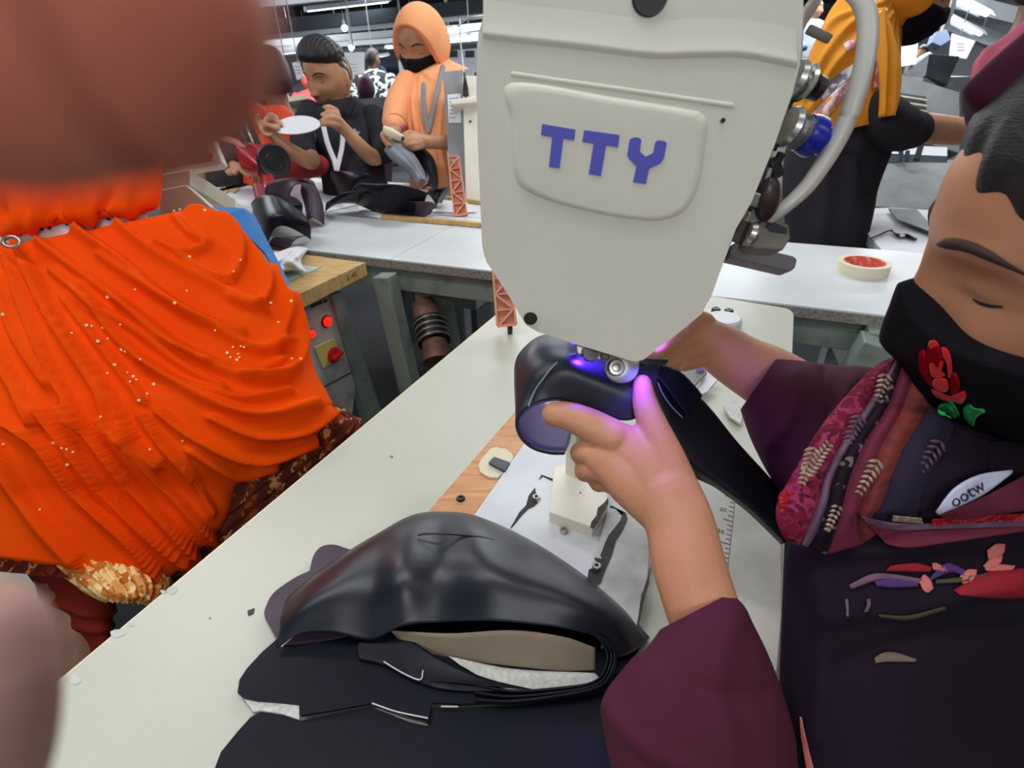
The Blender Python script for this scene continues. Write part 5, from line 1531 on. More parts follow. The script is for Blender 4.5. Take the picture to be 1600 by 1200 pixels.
# ------------------------------------------------------------------ the woman in orange at the left, standing behind the table
ow = Person('person', M['skin_dark'], W(60, -420, 1.0), unit(RGT * .4 - FWD * .9), 1.0, res=.7)
ow.limb([(60, -190, .98, 44), (60, 60, .94, 64), (80, 300, .90, 84), (90, 500, .90, 90)], seg=18)
ow.limb([(110, 560, .90, 70), (110, 800, .86, 56), (118, 960, .83, 40), (150, 1120, .80, 34), (120, 1180, .78, 30)], seg=16)
ow.limb([(-120, 560, .94, 70), (-110, 800, .92, 56), (-100, 960, .90, 40), (-90, 1150, .88, 34), (-130, 1190, .85, 30)], seg=16)
ow.finish('woman in orange chiffon dress with white belt, standing beyond the near table', .012, 3)
ow.over('head_scarf', M['orange'], lambda x, y, z, sx, sy, sz: -.012 + np.maximum(sstep(.86, 1.0, (x / .062) ** 2 + ((z + .02) / .098) ** 2), sstep(.03, .0, y)) * .034, 60, 90, 0)
for sg, pts in ((1, [(215, -150, .95), (270, -40, .96), (300, 60, 1.0), (290, 160, 1.02)]), (-1, [(-150, -150, .97), (-240, 0, .98), (-280, 160, .96), (-230, 300, .88)])):
    MB().chain([W(*q) for q in pts], [.07, .065, .055, .05], 18).build('sleeve', M['orange'], ow.o)
def clo2(L_, R_, m=150, n=260):
    """drape from matching left and right picture points (x, y, depth); front and back thickness follow"""
    rows = [(l[0], l[1], r[0], r[1], r[2], r[3], r[4]) for l, r in zip(L_, R_)]
    return cloft(rows, m, n)
# upper garment gathered over the belt
up = cloft([(20, -260, 110, -260, .98, .06, .06), (-10, -225, 140, -225, .97, .08, .08), (-130, -180, 220, -180, .95, .10, .10), (-190, -60, 250, -60, .92, .12, .11), (-200, 60, 246, 60, .90, .11, .10), (-190, 200, 254, 180, .89, .11, .10), (-170, 270, 253, 268, .87, .12, .11), (-170, 350, 250, 312, .86, .122, .11), (-170, 386, 242, 328, .862, .116, .11), (-160, 392, 226, 331, .865, .10, .10)], 70, 200)
up = folds(up, [([(58, 296), (62, 330), (48, 366)], 9, .012, 5), ([(92, 296), (88, 330), (98, 352)], 8, -.016, 4), ([(120, 298), (128, 330), (150, 348)], 14, .012, 6), ([(172, 300), (160, 326), (166, 344)], 8, -.014, 5),
                ([(200, 290), (196, 320), (206, 340)], 12, .010), ([(20, 300), (30, 340), (10, 365)], 14, .010), ([(0, 330), (-10, 360)], 10, -.01)])
garment(up, 'upper_drape', M['orange'], ow.o)
# belt with printed marks and ring
belt = cloft([(-200, 386, 228, 324, .868, .108, .10), (-200, 404, 230, 334, .868, .112, .10), (-200, 432, 230, 350, .868, .110, .10)], 12, 120)
garment(belt, 'belt', M['belt'], ow.o)
BV = bvh_of([c for c in ow.o.children if c.name.startswith('belt')][0])
for k, (x, y, w_, h_) in enumerate([(54, 357, 4, 7), (63, 357, 5, 6), (76, 356, 4, 6), (103, 350, 3, 4), (168, 342, 6, 4)]):
    P = [hitp(BV, x + a, y + b, .003, .76) for a, b in ((-w_ / 2, -h_ / 2), (w_ / 2, -h_ / 2 + 1), (w_ / 2, h_ / 2), (-w_ / 2, h_ / 2 - 1))]
    MB().poly(P, FWD * .003).build('belt_mark', M['mark'], ow.o, smooth=False)
th = np.linspace(0, 2 * math.pi, 40)
MB().chain([W(18 + 13 * math.cos(t), 378 + 8 * math.sin(t), .742) for t in th], [.0025] * 40, 8, 80).build('belt_ring', M['steel'], ow.o)
# main skirt drape
Lp = [(-300, 448), (-300, 446), (-300, 452), (-300, 465), (-300, 510), (-300, 560), (-300, 610), (-300, 650), (-300, 690), (-300, 730), (-300, 765), (-300, 795), (-300, 815), (-300, 830)]
Rp = [(236, 341, .870), (298, 329, .872), (352, 347, .874), (392, 384, .875), (440, 446, .872), (468, 500, .868), (486, 572, .860), (508, 616, .850), (514, 640, .845), (482, 690, .840), (425, 726, .835), (372, 756, .830), (345, 822, .820), (262, 905, .80)]
Tf = [.112, .128, .14, .15, .155, .16, .16, .16, .155, .15, .14, .13, .12, .10]
sk = clo2([l for l in Lp], [(r[0], r[1], r[2], t, .12) for r, t in zip(Rp, Tf)], 170, 420)
FL = [([(189, 352), (245, 394), (315, 432), (385, 467), (413, 481)], 9, .010, 4), ([(122, 359), (196, 408), (266, 467), (332, 506), (402, 541), (448, 530)], 10, .012, 4),
      ([(70, 380), (147, 436), (224, 492), (280, 537), (350, 576), (420, 593), (455, 576)], 10, .013, 4), ([(87, 422), (157, 478), (224, 520), (297, 576), (350, 604)], 8, .012, 4),
      ([(133, 450), (182, 520), (245, 576), (315, 618), (402, 642), (490, 628)], 9, .013, 5), ([(105, 464), (175, 555), (227, 625)], 8, .012, 4),
      ([(35, 387), (70, 464), (115, 537), (157, 607), (182, 660), (250, 720)], 10, .014, 5), ([(17, 394), (45, 485), (91, 590), (133, 660)], 10, .013, 5),
      ([(245, 380), (290, 394), (322, 383), (297, 369), (273, 345)], 7, .010, 4), ([(297, 327), (350, 355), (378, 397), (364, 436), (332, 432), (280, 404)], 8, .011, 4),
      ([(350, 345), (402, 408), (420, 450), (402, 482), (360, 470)], 9, .011, 5), ([(423, 422), (448, 485), (434, 541)], 8, .010), ([(455, 467), (472, 537), (451, 590), (385, 594)], 9, .012, 5),
      ([(0, 647), (70, 692), (140, 780), (203, 839), (245, 892)], 11, .016, 5), ([(70, 640), (140, 727), (196, 794), (259, 853), (297, 881)], 10, .016, 5),
      ([(115, 640), (168, 703), (224, 773), (280, 836), (308, 871)], 10, .016, 5), ([(168, 654), (227, 717), (280, 780), (332, 843)], 9, .014, 5), ([(227, 647), (262, 696), (297, 734), (332, 797)], 9, .013, 4),
      ([(252, 640), (315, 685), (402, 713), (490, 685)], 9, .013, 4), ([(332, 650), (402, 678), (472, 671), (515, 640)], 8, .012, 4), ([(300, 700), (370, 738), (430, 722)], 8, .010, 4),
      ([(-20, 480), (10, 560), (60, 660)], 14, .014, 6), ([(-40, 600), (0, 700), (60, 800), (120, 870)], 18, .014, 8), ([(0, 430), (30, 520), (80, 600)], 10, .012, 5), ([(60, 420), (100, 500), (160, 590), (210, 680)], 8, .012, 4),
      ([(160, 400), (220, 440), (300, 490), (380, 515)], 8, .009, 4), ([(190, 470), (260, 530), (330, 560)], 7, .009, 4), ([(330, 560), (400, 575), (440, 560)], 7, .008, 4), ([(230, 560), (300, 600), (380, 620), (450, 610)], 8, .010, 4)]
sk = folds(sk, [(q[0], q[1] * 1.1, q[2] * 1.35, (q[3] if len(q) > 3 else q[1]) * .8) for q in FL], 1.0)
garment(sk, 'skirt_drape', M['orange'], ow.o)
SV = bvh_of([c for c in ow.o.children if c.name.startswith('skirt_drape')][0])
# kameez with gold printed stripes below the drape
kz = cloft([(-250, 480, 420, 470, .90, .12, .12), (-250, 560, 450, 560, .90, .13, .12), (-250, 620, 505, 622, .895, .13, .12), (-250, 650, 545, 650, .895, .13, .12), (-250, 720, 556, 680, .89, .13, .12), (-250, 800, 420, 800, .87, .12, .12), (-230, 850, 330, 880, .85, .115, .12), (-220, 872, 258, 918, .835, .11, .12)], 90, 260)
kz = ripple(kz, 46, .004, 1, False)
kz_m = print_mat('gold_stripe_print', [(120, 46, 24), (150, 66, 34), (96, 34, 18), (196, 140, 80), (130, 52, 28), (110, 40, 20)], 90, stripes=(16, (88, 34, 22), (0, 0, .6)), bump=.4)
garment(kz, 'kameez', kz_m, ow.o)
hem = cloft([(60, 858, 262, 895, .80, .075, .10), (80, 884, 262, 912, .795, .08, .10), (110, 905, 258, 925, .79, .082, .10), (138, 924, 248, 936, .785, .08, .10), (165, 938, 232, 944, .785, .07, .09)], 40, 200)
hem = ripple(hem, 30, .004, 0, False)
garment(hem, 'lace_hem', print_mat('gold_lace', [(238, 196, 120), (206, 120, 50), (246, 214, 150), (222, 160, 84), (190, 100, 40), (240, 200, 130)], 70, bump=.8), ow.o)
# trousers
tr = cloft([(14, 800, 190, 800, .86, .06, .06), (24, 868, 178, 900, .845, .06, .06), (48, 905, 182, 940, .835, .055, .06), (88, 950, 176, 968, .83, .05, .06), (130, 1000, 178, 1002, .825, .04, .05), (132, 1040, 186, 1030, .82, .04, .05)], 60, 80)
tr = folds(tr, [([(60, 890), (120, 900), (170, 930)], 7, .005), ([(90, 940), (140, 960), (180, 955)], 6, .006), ([(110, 972), (150, 985), (180, 975)], 6, .006), ([(50, 880), (90, 950), (130, 1000)], 9, .004)])
garment(tr, 'trousers', M['red_trouser'], ow.o)
tr2 = cloft([(-220, 800, -20, 800, .90, .06, .06), (-200, 920, -50, 930, .88, .05, .06), (-180, 1050, -80, 1050, .87, .045, .05), (-170, 1120, -90, 1120, .86, .04, .05)], 30, 40)
garment(tr2, 'trousers', M['red_trouser'], ow.o)
# sequins scattered on the chiffon
sq = [(296, 401), (376, 406), (365, 424), (168, 464), (292, 454), (211, 452), (273, 473), (336, 516), (188, 507), (135, 508), (143, 509), (160, 512), (153, 533), (168, 529), (195, 549), (179, 570), (168, 583), (199, 582),
      (208, 588), (213, 593), (203, 596), (190, 546), (219, 561), (230, 615), (217, 625), (281, 327), (272, 329), (320, 328), (364, 542), (376, 541), (355, 551), (372, 553), (360, 558), (370, 562), (374, 558), (381, 542),
      (4, 491), (5, 694), (62, 796), (83, 692), (104, 702), (114, 706), (105, 726), (285, 689), (234, 702), (455, 470), (435, 503), (456, 560), (423, 473), (157, 651), (96, 700), (240, 600), (112, 520), (470, 560)]
smb = MB()
for i, (x, y) in enumerate(sq):
    c = hitp(SV, x, y, .002, .78)
    n = unit(CAM - c)
    r = .0014 if i % 3 else .0021
    o = MB().lathe(c, n, [(-.0006, r * .6), (-.0006, r), (.0004, r), (.0004, r * .4)], 10).build('sequin', M['sequin'], ow.o, smooth=False)

# ------------------------------------------------------------------ the man in black shirt with the white oval
FH = np.array([0, 1.0, 0])
XH = np.array([1.0, 0, 0])
bo = Person('person', M['skin_boy'], W(515, 121, 2.35), -XH * .46 - FH * .82 - UP * .22, 1.16, up=UP + XH * .06)
bo.limb([(532, 182, 2.39, 24), (545, 240, 2.36, 36), (550, 330, 2.36, 40)], seg=14)
bo.limb([(490, 196, 2.34, 11), (476, 228, 2.22, 15), (487, 252, 2.12, 13), (462, 240, 2.06, 11.5), (438, 222, 2.03, 9.5), (424, 208, 2.02, 9)], seg=12)
bo.limb([(424, 208, 2.02, 10), (413, 198, 2.02, 10)], seg=10)
for f in ([(416, 190, 2.01, 5), (426, 186, 2.0, 4.5), (436, 192, 1.99, 4), (440, 196, 1.99, 3.4)], [(412, 196, 2.0, 5), (420, 196, 1.985, 4.5), (430, 200, 1.98, 4), (434, 202, 1.98, 3.2)],
          [(408, 200, 2.0, 4.6), (412, 208, 1.99, 4.2), (420, 212, 1.98, 3.6), (424, 210, 1.98, 3)], [(405, 194, 2.02, 4.4), (402, 186, 2.01, 4), (404, 180, 2.0, 3.4)], [(418, 186, 2.02, 5), (424, 180, 2.0, 4.4), (432, 184, 1.99, 3.8)]):
    bo.limb(f, seg=9)
bo.limb([(580, 200, 2.36, 11), (598, 226, 2.28, 13), (584, 246, 2.2, 13), (560, 226, 2.12, 11.5), (540, 204, 2.08, 9.5), (528, 192, 2.06, 10)], seg=12)
bo.limb([(528, 194, 2.06, 11), (518, 184, 2.06, 12)], seg=10)
for f in ([(526, 174, 2.05, 5), (516, 168, 2.03, 4.6), (508, 168, 2.02, 4)], [(528, 180, 2.04, 5), (516, 176, 2.015, 4.6), (504, 180, 2.01, 4)], [(530, 188, 2.04, 5), (518, 184, 2.01, 4.6), (505, 188, 2.0, 4)],
          [(528, 196, 2.04, 4.6), (516, 194, 2.01, 4.2), (504, 195, 2.0, 3.4)], [(512, 190, 2.07, 5), (502, 190, 2.04, 4.2), (498, 196, 2.02, 3.4)]):
    bo.limb(f, seg=9)
bo.finish('man in black shirt holding a white oval piece, hair combed up', .0048, 2)
bo.face()
def quiff(x, y, z, sx, sy, sz):
    line = .050 + .012 * np.cos(x / .05) - .075 * sstep(.02, -.04, y)
    k = sstep(line - .006, line + .010, z)
    vol = .015 + .029 * sstep(.03, .10, z) * sstep(-.06, .05, y) + .0016 * np.sin(40 * x / .05 + 30 * y) + .001 * np.sin(300 * y)
    side = sstep(.075, .055, z) * .010
    return -.005 + k * (vol - side)
bo.over('hair', M['hair'], quiff, 120, 160, 0)
sh_ = cloft([(508, 158, 556, 150, 2.36, .05, .06), (490, 168, 572, 162, 2.36, .08, .08), (470, 182, 594, 176, 2.36, .10, .10), (474, 210, 600, 205, 2.34, .11, .10), (490, 240, 600, 240, 2.33, .11, .10), (503, 285, 606, 285, 2.32, .11, .10), (505, 345, 612, 345, 2.32, .11, .10)], 50, 70)
sh_ = folds(sh_, [([(500, 175), (512, 215), (515, 270)], 5, .008), ([(560, 180), (572, 230), (575, 280)], 6, .010), ([(590, 230), (560, 250), (540, 280)], 5, .010)])
garment(sh_, 'shirt', M['black_cloth'], bo.o)
for nm, rows in (('sleeve', [(484, 175, 2.34, 18), (474, 206, 2.28, 19), (474, 232, 2.20, 19), (480, 244, 2.16, 17)]), ('sleeve', [(584, 186, 2.34, 22), (598, 212, 2.28, 21), (600, 238, 2.22, 18)])):
    MB().chain([W(x, y, d) for x, y, d, r in rows], [r * d / FPX for x, y, d, r in rows], 18).build(nm, M['black_cloth'], bo.o)
for P in ([(512, 152), (505, 168), (520, 180), (530, 168)], [(548, 148), (556, 160), (545, 182), (534, 168)]):
    MB().poly([W(x, y, 2.235) for x, y in P], FWD * .012).build('collar', M['black_cloth'], bo.o, smooth=False, bevel=.003)
for a in ([(505, 196), (512, 225), (522, 250), (526, 268)], [(536, 196), (535, 225), (530, 250), (526, 268)]):
    MB().chain([W(x, y, 2.195) for x, y in a], [.010] * 4, 8, 24, flat=FWD, ratio=.25).build('lanyard', M['white'], bo.o)
MB().poly([W(x, y, 2.2) for x, y in [(548, 206), (554, 200), (558, 205), (563, 206), (559, 211), (560, 217), (553, 214), (548, 215)]], FWD * .004).build('shirt_badge', mat('dull_gold_badge', (150, 140, 120), .5), bo.o, smooth=False)
th = np.linspace(0, 2 * math.pi, 64, endpoint=False)
ov = MB().poly([W(463 + 37 * math.cos(t) + 2 * math.sin(2 * t), 195 + 14 * math.sin(t) - 3 * math.cos(t), 1.995 - .02 * math.sin(t)) for t in th], FWD * .006).build('oval_insole', M['white'], smooth=False)
tag(ov, 'flat white oval piece held up by the man in black shirt', 'insole')

# ------------------------------------------------------------------ the woman in peach hood with black mask
pe = Person('person', M['skin_boy'], W(660, 73, 2.38), -XH * .40 - FH * .84 - UP * .34, 1.22, up=UP + XH * .05)
pe.limb([(676, 150, 2.42, 26), (680, 220, 2.42, 40), (684, 320, 2.42, 44)], seg=14)
pe.limb([(722, 150, 2.40, 16), (728, 200, 2.30, 15), (714, 220, 2.22, 13), (690, 222, 2.17, 11), (668, 222, 2.14, 10), (655, 219, 2.13, 11)], seg=12)
for f in ([(655, 212, 2.12, 5), (642, 212, 2.10, 4.6), (634, 216, 2.10, 4)], [(654, 218, 2.11, 5), (641, 219, 2.09, 4.6), (633, 222, 2.09, 4)], [(655, 224, 2.11, 5), (643, 226, 2.09, 4.4), (636, 227, 2.09, 3.8)],
          [(658, 229, 2.12, 4.6), (648, 232, 2.10, 4), (642, 232, 2.1, 3.4)], [(650, 210, 2.13, 5), (640, 207, 2.12, 4.4), (632, 210, 2.11, 3.6)]):
    pe.limb(f, seg=9)
pe.limb([(626, 150, 2.38, 16), (618, 190, 2.28, 14), (616, 206, 2.2, 11), (608, 212, 2.14, 10)], seg=12)
for f in ([(606, 208, 2.13, 5), (598, 210, 2.11, 4.4), (600, 216, 2.10, 4)], [(607, 214, 2.12, 5), (600, 218, 2.10, 4.4), (606, 222, 2.10, 4)], [(610, 219, 2.12, 5), (604, 224, 2.10, 4.2), (610, 227, 2.10, 3.8)], [(614, 205, 2.13, 5), (620, 208, 2.11, 4.4), (624, 214, 2.1, 3.6)]):
    pe.limb(f, seg=9)
pe.finish('woman in peach hood and black mask working on leather beside the pale machine', .0048, 2)
pe.face(lips=False)
def pmask(x, y, z, sx, sy, sz):
    top = -.010 + .010 * np.exp(-(x / .014) ** 2) + .006 * np.abs(x) / .07
    k = sstep(top + .004, top - .004, z) * sstep(-.01, .012, y)
    return -.007 + k * (.013 + .012 * np.exp(-(x / .04) ** 2) * np.exp(-((z + .045) / .05) ** 2))
pe.over('face_mask', M['mask'], pmask, 120, 160, .4)
def phood(x, y, z, sx, sy, sz):
    e = (x / .064) ** 2 + ((z + .020) / .102) ** 2
    k = np.maximum(sstep(.86, 1.0, e), sstep(.03, .0, y))
    return -.012 + k * (.034 + .004 * np.sin(60 * z + 30 * x) * 0)
pe.over('hood', M['peach'], phood, 140, 180, 0)
pk = cloft([(644, 98, 700, 92, 2.42, .06, .07), (632, 112, 716, 100, 2.42, .09, .09), (622, 128, 736, 112, 2.42, .11, .10), (614, 165, 744, 150, 2.40, .12, .10), (614, 192, 744, 190, 2.39, .12, .10), (640, 220, 734, 225, 2.38, .12, .10), (655, 260, 730, 262, 2.38, .12, .10), (660, 345, 736, 345, 2.38, .12, .1)], 70, 160)
pk = folds(pk, [([(640, 120), (636, 160), (640, 200), (656, 240)], 3, .010), ([(648, 118), (645, 160), (650, 205), (664, 250)], 3, .010), ([(656, 122), (654, 160), (660, 205), (672, 250)], 3, .010), ([(690, 120), (680, 150), (676, 200), (684, 260)], 4, .010),
                ([(700, 120), (690, 160), (688, 220), (696, 270)], 4, .010), ([(664, 115), (680, 124), (694, 112)], 4, .008), ([(630, 135), (624, 165), (622, 190)], 4, .006), ([(668, 250), (690, 262), (700, 280)], 4, .010)])
garment(pk, 'tunic', M['peach'], pe.o)
MB().chain([W(x, y, d) for x, y, d in [(636, 130, 2.36), (622, 160, 2.32), (616, 192, 2.26), (617, 198, 2.24)]], [.05, .052, .050, .044], 18).build('sleeve', M['peach'], pe.o)
MB().chain([W(617, 197, 2.225), W(627, 200, 2.215), W(632, 197, 2.215)], [.010] * 3, 8).build('cuff', mat('pink_cuff', (206, 96, 110), .8), pe.o)
for a in ([(662, 132), (662, 160), (666, 190), (670, 204)], [(692, 104), (684, 140), (676, 175), (670, 204)]):
    MB().chain([W(x, y, 2.265) for x, y in a], [.011] * 4, 8, 24, flat=FWD, ratio=.25).build('lanyard', M['grey'], pe.o)

# ------------------------------------------------------------------ other people around the hall
def figure(label, hx, hy, hp, cloth, skin, fwd, head='hair', hm=None, shoulder=2.1, drop=4.0, lean=0, group=None, sub=.55, mask=False, arms=True):
    """a seated or standing worker: hx, hy head centre and hp head height in picture units"""
    d = .25 * FPX / hp
    p = Person('person', skin, W(hx, hy, d), fwd, 1.05, res=sub)
    k = hp / 100
    p.limb([(hx + lean * .3, hy + 85 * k, d, 24 * k), (hx + lean, hy + 200 * k, d, 44 * k), (hx + lean, hy + 380 * k, d, 46 * k)], seg=12)
    w = hp * shoulder / 2
    p.finish(label, max(.006, d / FPX * 1.6), 1, group)
    yf = 600 + FPX * (1.27 / d - math.sin(PITCH)) / math.cos(PITCH)
    rows = [(hx - .24 * hp, hy + .50 * hp, hx + .24 * hp, hy + .50 * hp, d, .05, .06), (hx - w * .62, hy + .66 * hp, hx + w * .62, hy + .66 * hp, d, .08, .08), (hx - w + lean * .3, hy + .95 * hp, hx + w + lean * .3, hy + .95 * hp, d, .11, .10),
            (hx - w * .98 + lean * .6, hy + 1.9 * hp, hx + w * .98 + lean * .6, hy + 1.9 * hp, d, .12, .11), (hx - w * .9 + lean, hy + drop * hp, hx + w * .9 + lean, hy + drop * hp, d, .12, .11)] + ([(hx - w * .8 + lean, yf, hx + w * .8 + lean, yf, d, .12, .11)] if yf > hy + drop * hp + 5 else [])
    G = ripple(cloft(rows, 30, 48), 7, .010, hx)
    garment(G, 'clothes', cloth, p.o)
    if arms:
        for s in (-1, 1):
            a = [(hx + s * w * .86, hy + .95 * hp, d), (hx + s * w * 1.02 + lean * .4, hy + 1.6 * hp, d - .10), (hx + s * w * .55 + lean * .5, hy + 2.0 * hp, d - .26)]
            MB().chain([W(*q) for q in a], [.062, .052, .044], 12).build('sleeve', cloth, p.o)
    if head == 'hair':
        def ho(x, y, z, sx, sy, sz):
            line = .05 - .11 * sstep(.03, -.03, y)
            return -.006 + sstep(line - .006, line + .012, z) * (.020 + .004 * np.sin(60 * x))
        p.over('hair', hm or M['hair'], ho, 50, 70, 0)
    elif head == 'hood':
        def hd(x, y, z, sx, sy, sz):
            e = (x / .060) ** 2 + ((z + .02) / .092) ** 2
            return -.012 + np.maximum(sstep(.85, 1.0, e), sstep(.03, .0, y)) * .030
        p.over('head_scarf', hm or cloth, hd, 60, 90, 0)
    elif head == 'cap':
        def hc(x, y, z, sx, sy, sz):
            return -.006 + sstep(.044, .054, z) * .012
        p.over('cap', hm, hc, 60, 80, 0)
        def ho(x, y, z, sx, sy, sz):
            line = .03 - .09 * sstep(.03, -.03, y)
            return -.007 + sstep(line - .006, line + .008, z) * sstep(.06, .045, z) * .012
        p.over('hair', M['hair'], ho, 50, 70, 0)
    if mask:
        p.over('face_mask', M['mask'], pmask, 60, 90, .4)
    p.face(lips=False)
    return p
check = print_mat('black_white_check', [(30, 34, 36), (196, 202, 200), (40, 44, 46), (170, 176, 176)], 22, bump=0)
deepmar = mat('deep_maroon_cloth', (70, 28, 48), .85, c2=(58, 22, 40), nscale=6)
# person in orange with black hair behind the man's forearm
og = figure('person in orange with black hair between the blurred finger and the white oval', 424, 122, 84, mat('bright_orange_red', (236, 78, 34), .8, c2=(222, 66, 26), nscale=7), M['skin_dark'], FH * .8 - XH * .6, shoulder=1.3, drop=2.5, lean=6, arms=False)
MB().chain([W(x, y, 2.3) for x, y in [(400, 180), (392, 210), (398, 240), (408, 262)]], [.05, .05, .045, .04], 14).build('sleeve', og.o.children[0].data.materials[0], og.o)
MB().chain([W(x, y, d) for x, y, d in [(440, 262, 2.25), (470, 262, 2.2), (498, 258, 2.2)]], [.045, .045, .04], 14).build('sleeve', mat('dark_red_sleeve', (150, 34, 34), .8), og.o)
# person in black robe with pink strap by the screen
bk = figure('person in black robe with a pink strap, reaching over the white paper', 318, 128, 84, mat('black_robe', (32, 26, 28), .8, c2=(44, 36, 36), nscale=6), M['skin_dark'], XH * .5 - FH * .8, head='hood', shoulder=1.5, drop=2.2, lean=8, arms=False)
MB().chain([W(x, y, d) for x, y, d in [(330, 220, 2.2), (345, 240, 2.15), (364, 252, 2.1)]], [.055, .05, .035], 14).build('sleeve', bk.o.children[0].data.materials[0], bk.o)
hmb = MB()
for f in ([(362, 250, 2.1, 8), (366, 260, 2.08, 8)], [(366, 262, 2.07, 4), (358, 266, 2.06, 3.4), (354, 268, 2.06, 3)], [(368, 264, 2.07, 4), (362, 270, 2.06, 3.4), (357, 272, 2.06, 3)], [(370, 264, 2.07, 4), (368, 271, 2.06, 3.4)], [(372, 258, 2.07, 4), (380, 270, 2.05, 3.2), (390, 276, 2.05, 3)]):
    hmb.chain([W(x, y, d) for x, y, d, r in f], [r * d / FPX for x, y, d, r in f], 9)
hmb.build('hand', M['skin_boy'], bk.o, remesh=.004, sm=1)
MB().chain([W(x, y, d) for x, y, d in [(330, 212, 2.14), (350, 216, 2.1), (368, 222, 2.08), (380, 232, 2.08)]], [.012] * 4, 8, flat=FWD, ratio=.3).build('strap', mat('pink_strap', (226, 130, 140), .7), bk.o)
arm = MB().beam(W(366, 160, 2.2), W(398, 236, 2.15), .06, .05).build('dark_machine_arm', M['black'], smooth=False, bevel=.006)
tag(arm, 'dark slanting machine arm rising beside the red leather piece', 'machine')
MB().beam(W(382, 190, 2.16), W(396, 226, 2.12), .008, .008).build('steel_rod', M['steel'], arm)
# far rows
FB = -FH
figure('man in white cap and dark shirt just behind the black shirted man', 548, 138, 27, mat('dark_maroon_shirt', (58, 40, 54), .8), M['skin_boy'], -XH * .7 + FB * .7, 'cap', M['white'], 1.9)
figure('man with black hair in checked shirt behind the notice sheet', 582, 93, 30, check, M['skin_dark'], XH * .6 + FH * .6, 'hair', None, 2.2, 3)
figure('woman in dark maroon head scarf with her back turned, in front of the checked shirt', 572, 140, 36, deepmar, M['skin_dark'], FH * .9 - XH * .3, 'hood', deepmar, 1.7, 3, 14)
figure('woman in black head scarf looking down beside the peach sleeve', 604, 140, 28, mat('black_scarf', (34, 28, 34), .8), M['skin_boy'], -XH * .6 + FB * .6 - UP * .5, 'hood', mat('black_scarf_b', (30, 26, 32), .8), 1.8, 3)
figure('woman in navy head scarf in front of the slate panel', 596, 116, 22, mat('navy_scarf', (48, 50, 74), .8), M['skin_boy'], -XH * .3 + FB * .8 - UP * .3, 'hood', None, 1.8, 3)
figure('man with black hair in pink shirt bent low behind the cream desk', 453, 138, 16, mat('pink_shirt', (224, 86, 100), .8), M['skin_boy'], FB * .8 - UP * .4, 'hair', None, 2.0, 2.5)
figure('person in coral clothes behind the jaw of the man with the white oval', 482, 128, 24, mat('coral_cloth', (206, 84, 84), .8), M['skin_dark'], FH, 'hood', mat('coral_cloth_b', (200, 78, 80), .8), 1.9, 3)
figure('person in dark maroon clothes under the hanging white sheets', 446, 120, 14, deepmar, M['skin_dark'], FB, 'hood', deepmar, 2.4, 3)
figure('person in black clothes near the dark hair of the man with the white oval', 472, 122, 16, M['black_cloth'], M['skin_dark'], FB, 'hood', M['black_cloth'], 2.2, 3)
figure('man in dark cap and grey blue shirt at the edge of the big machine head', 1272, 14, 30, mat('grey_blue_shirt', (112, 124, 142), .8, c2=(98, 110, 128), nscale=8), M['skin_boy'], XH * .8 + FB * .4, 'cap', mat('dark_cap', (70, 62, 66), .8), 1.9, 3)
fm_ = figure('man in dark jacket with white collar among bright screens near the black mask', 1441, 83, 22, mat('dark_jacket', (34, 40, 54), .8), M['skin_boy'], -XH * .8 + FB * .3, 'hair', None, 2.2, 2.0)
MB().chain([W(x, y, 9.1) for x, y in [(1432, 98), (1440, 94), (1450, 88)]], [.06, .07, .06], 8).build('white_collar', M['white'], fm_.o)
figure('person in plum clothes behind the white notice sheets at the far line', 640, 112, 18, deepmar, M['skin_dark'], FB, 'hood', deepmar, 2.0, 3)

# cream desk between the finger and the man, dark counters and hanging sheets
def slab(P, d, t, name, label, cat, m, bev=.004, parts=()):
    o = MB().poly([W(x, y, d) for x, y in P], FWD * t).build(name, m, smooth=False, bevel=bev)
    tag(o, label, cat)
    return o
dk = empty('cream_desk', W(465, 160, 4.2))
tag(dk, 'cream desk with grey front beyond the shoulder of the black shirt', 'desk')
MB().poly([W(x, y, 4.2) for x, y in [(444, 152), (476, 148), (482, 154), (446, 160)]], FWD * .3).build('desk_top', M['cream_plate'], dk, smooth=False)
MB().poly([W(x, y, 4.25) for x, y in [(440, 158), (482, 153), (488, 200), (440, 200)]], FWD * .3).build('desk_front', M['taupe'], dk, smooth=False)
for (P, d, lb) in [([(439, 100), (449, 99), (453, 119), (444, 120)], 6.5, 'small hanging white sheet, nearer the finger'), ([(456, 98), (467, 96), (475, 120), (464, 125)], 6.3, 'small hanging white sheet on a thin cord by the black hair'),
                   ([(535, 82), (569, 81), (569, 115), (553, 117), (553, 123), (538, 123)], 5.0, 'large white notice sheet hanging behind the man in black shirt'),
                   ([(575, 101), (590, 101), (590, 112), (580, 112)], 7.5, 'small white card above the navy head scarf'),
                   ([(622, 92), (640, 90), (640, 112), (624, 114)], 5.5, 'pale notice sheet half hidden by the peach hood'),
                   ([(1402, 62), (1436, 58), (1430, 100), (1408, 104)], 7.0, 'bright white board behind the black masked chin'),
                   ([(1488, 52), (1524, 64), (1510, 92), (1484, 88)], 6.5, 'pale notice sheet beside the pink head scarf')]:
    o = slab(P, d, .01, 'notice_sheet', lb, 'sign', M['white'], 0)
    c = np.mean(P, 0)
    q0 = W(c[0], P[0][1], d)
    MB().chain([q0, q0 * [1, 1, 0] + [0, 0, 3.0]], [.006, .006], 6).build('hanging_cord', M['grey'], o)
    for k in range(3):
        y = c[1] - 6 + k * 5
        MB().poly([W(c[0] - 6, y, d - .002), W(c[0] + 6, y - .6, d - .002), W(c[0] + 6, y, d - .002), W(c[0] - 6, y + .8, d - .002)], FWD * .001).build('print_line', M['grey'], o, smooth=False)
